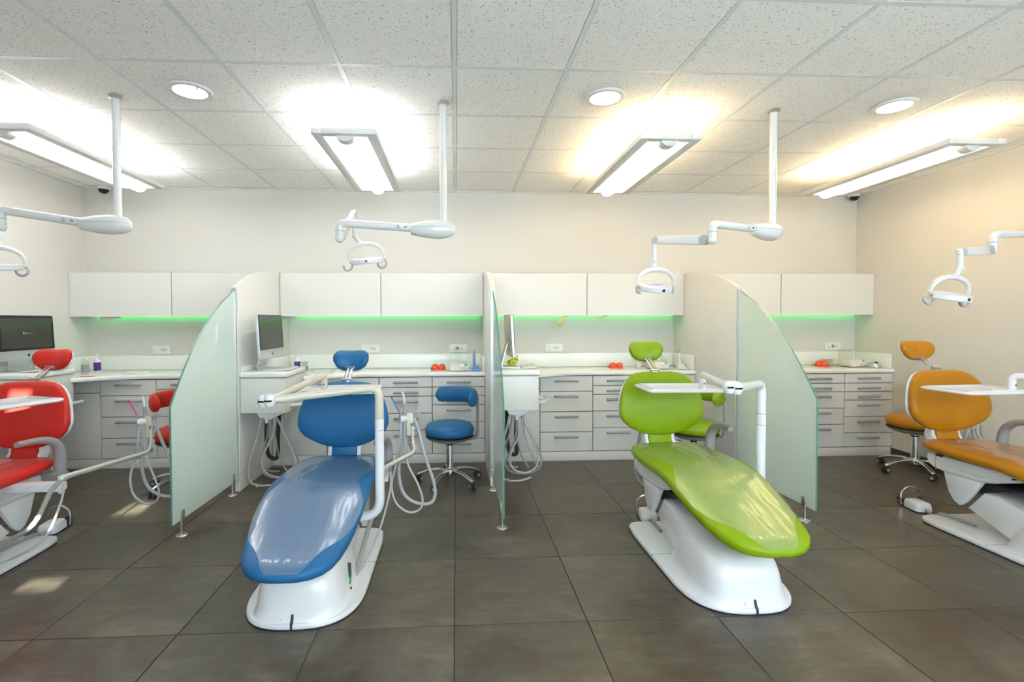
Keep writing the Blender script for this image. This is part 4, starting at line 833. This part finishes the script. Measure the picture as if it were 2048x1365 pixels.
def device(x, y, rz, lab, lid_open):
    t = thing('bench_device', lab, 'device', (x, y, ZT), R(rz), 'cream bench devices with keypads')
    MB().box(-.088, .088, -.065, .07, 0, .005).build('foot_frame', 'dark_rubber', t)
    MB().prism([(-.068, .005), (.075, .005), (.075, .085), (.02, .09), (-.052, .072)], 'x', -.092, .092, b=.004).build('housing', 'device_cream', t)
    sl = Matrix.Translation((0, -.0635, .04)) @ Matrix.Rotation(R(-13), 4, 'X')
    pn = MB().box(.01, .088, -.0025, .001, -.030, .036, b=.001, M=sl).build('keypad_panel', 'sticker_white', t)
    MB().box(.05, .078, -.0035, -.002, .018, .027, M=sl).build('display', 'lcd_green', pn); MB().box(.018, .07, -.0032, -.002, .031, .033, M=sl).build('print_line', 'logo_dark', pn)
    for q, (kx, kz) in enumerate(((.022, -.006), (.038, -.006), (.022, -.018), (.038, -.018), (.054, .006), (.07, .006), (.054, -.006), (.054, -.018), (.07, -.018))):
        MB().box(kx - .005, kx + .005, -.0036, -.002, kz - .0035, kz + .0035, M=sl).build('key', 'button_blue' if 3 < q < 8 else 'grey_plastic', pn)
    lid = MB(); Ml = Matrix.Translation((0, .07, .088)) @ Matrix.Rotation(R(lid_open), 4, 'X')
    lid.box(-.085, .085, -.002, .002, 0, .085, M=Ml); lo = lid.build('clear_lid', 'clear_acrylic', t)
    MB().tube([Ml @ Vector(q) for q in ((-.085, 0, 0), (-.085, 0, .085), (.085, 0, .085), (.085, 0, 0))], .002, 5).build('lid_edge', 'hose_white', lo)
    MB().ell((.02, .02, .095), .016, .014, .012, 12, 8).build('rotor', 'outlet_white', t)
    MB().tube(cat([(.09, .03, .03), (.13, .05, .012), (.17, .03, .006), (.20, .05, .006), (.215, .09, .006)], 5), .003, 6).build('power_cord', 'outlet_white', t)
device(.028, 4.74, 0, 'cream device with keypad and clear lid in the blue chair bay', -8); device(2.02, 4.78, 0, 'cream device with keypad behind the green headrest', -8); device(4.11, 4.83, 8, 'cream device with keypad and clear lid in the orange chair bay', -8)
def curing(x, y, mat, tip, lab):
    t = thing('curing_light', lab, 'curing light', (x, y, ZT), 0)
    MB().prism([(-.045, -.045), (.045, -.045), (.04, .045), (-.03, .045)], 'z', 0, .02, b=.004).build('charging_base', mat, t)
    MB().prism([(-.032, .018), (.04, .018), (.034, .05), (-.01, .055)], 'y', -.01, .04, b=.004).build('base_block', mat, t)
    MB().tube([(-.01, .01, .02), (-.012, .01, .10), (-.012, .01, .16)], [.016, .0125, .011], 14).build('wand', mat, t); MB().tube([(-.012, .01, .16), (-.011, .01, .20)], [.011, .0045], 12).build('light_tip', tip, t)
    MB().ell((.026, -.012, .04), .005, .003, .005, 8, 6).build('button', 'button_blue', t)
    MB().tube(cat([(.03, .04, .03), (.05, .06, .06), (.055, .08, .09), (.03, .09, .07), (.05, .12, .012)], 5), .0025, 6).build('power_cord', 'outlet_white', t)
curing(.185, 4.70, 'lamp_blue', 'grey_plastic', 'light blue curing light standing on its base beside the partition'); curing(2.24, 4.72, 'white_plastic', 'grey_plastic', 'white curing light with grey tip beside the green bay partition')
m = thing('grey_device', 'rounded grey device with dark dial on the worktop near the right wall', 'device', (4.265 - .02, 4.72, ZT), R(-10))
b = MB(); b.loft([[(.055 * q * math.cos(a), .07 * q * math.sin(a), z) for a in [2 * math.pi * k / 24 for k in range(24)]] for q, z in ((.95, 0), (1.0, .012), (.96, .03), (.8, .045), (.5, .054), (.1, .057))]); b.build('shell', 'aluminium', m, ang=60); MB().ell((0, -.03, .052), .018, .02, .008, 12, 8).build('dial', 'dark_rubber', m)
def bottle(x, y, body, lab, h=.15, lm='label_purple'):
    t = thing('bottle', lab, 'bottle', (x, y, ZT))
    MB().lathe([(0, 0), (.027, 0), (.029, .004), (.029, h * .62), (.024, h * .75), (.011, h * .82), (.011, h * .86), (0, h * .86)], 24).build('body', body, t)
    MB().lathe([(.0293, h * .12), (.0298, h * .12), (.0298, h * .56), (.0293, h * .56)], 24).build('label', lm, t)
    MB().lathe([(0, h * .86), (.013, h * .86), (.013, h * .97), (.008, h), (0, h)], 16).build('cap', 'white_plastic', t)
bottle(-1.60 + .045, 4.82, 'white_plastic', 'white bottle with purple label beside the blue bay computer', .17)
bottle(-3.44, 4.66, 'clear_acrylic', 'clear bottle with grey label in the left corner', .16, 'label_grey'); bottle(-3.43, 4.80, 'white_plastic', 'white bottle with purple label in the left corner', .18)
j = thing('glass_jar', 'small glass jar beside the purple labelled bottle', 'jar', (-1.47, 4.78, ZT)); MB().lathe([(0, 0), (.03, 0), (.034, .02), (.03, .05), (.024, .07), (.034, .09), (.034, .095), (.022, .072), (.027, .05), (.03, .02), (0, .006)], 20).build('glass', 'clear_acrylic', j); MB().lathe([(0, .007), (.026, .01), (.026, .045), (0, .045)], 16).build('contents', 'label_grey', j)
for i, (x, y, rz, a, bq, lab, mt) in enumerate(((-3.05, 4.78, 12, .10, .07, 'sheet of paper lying on the worktop under the left socket', 'paper'), (-1.28, 4.72, -8, .10, .07, 'round-cornered white sheet on the worktop left of the blue headrest', 'paper'), (-1.02, 4.85, 5, .08, .03, 'narrow paper strip on the worktop left of the blue headrest', 'paper'), (-3.28, 4.47, 20, .05, .03, 'red card on the worktop edge behind the red headrest', 'paper_red'))):
    o = MB().prism(rrect(-a, a, -bq, bq, .01, 3), 'z', 0, .002).build('paper_sheet' if mt == 'paper' else 'red_card', mt); o.location = (x, y, ZT); o.rotation_euler = (0, 0, R(rz)); tag(o, lab, 'paper' if mt == 'paper' else 'card')
# spotted green toy behind the computer of the green bay
t = thing('ladybird_toy', 'lime green black-spotted toy under the green bay computer', 'toy', (.50, 4.34, .9520))
MB().ell((0, 0, .03), .045, .035, .03).build('body', 'toy_green', t, ang=60); MB().ell((.035, 0, .05), .022, .022, .02).build('head', 'toy_green', t, ang=60)
for q in ((-.02, -.03, .04), (.01, -.034, .03), (-.035, -.018, .025), (.0, -.02, .055), (.045, -.02, .055), (.03, -.018, .065)): MB().ell(q, .006, .004, .006, 8, 6).build('spot', 'dark_rubber', t)
for s in (-1, 1): MB().tube([(.04, s * .01, .066), (.055, s * .02, .09)], .003, 6).build('antenna', 'toy_green', t)
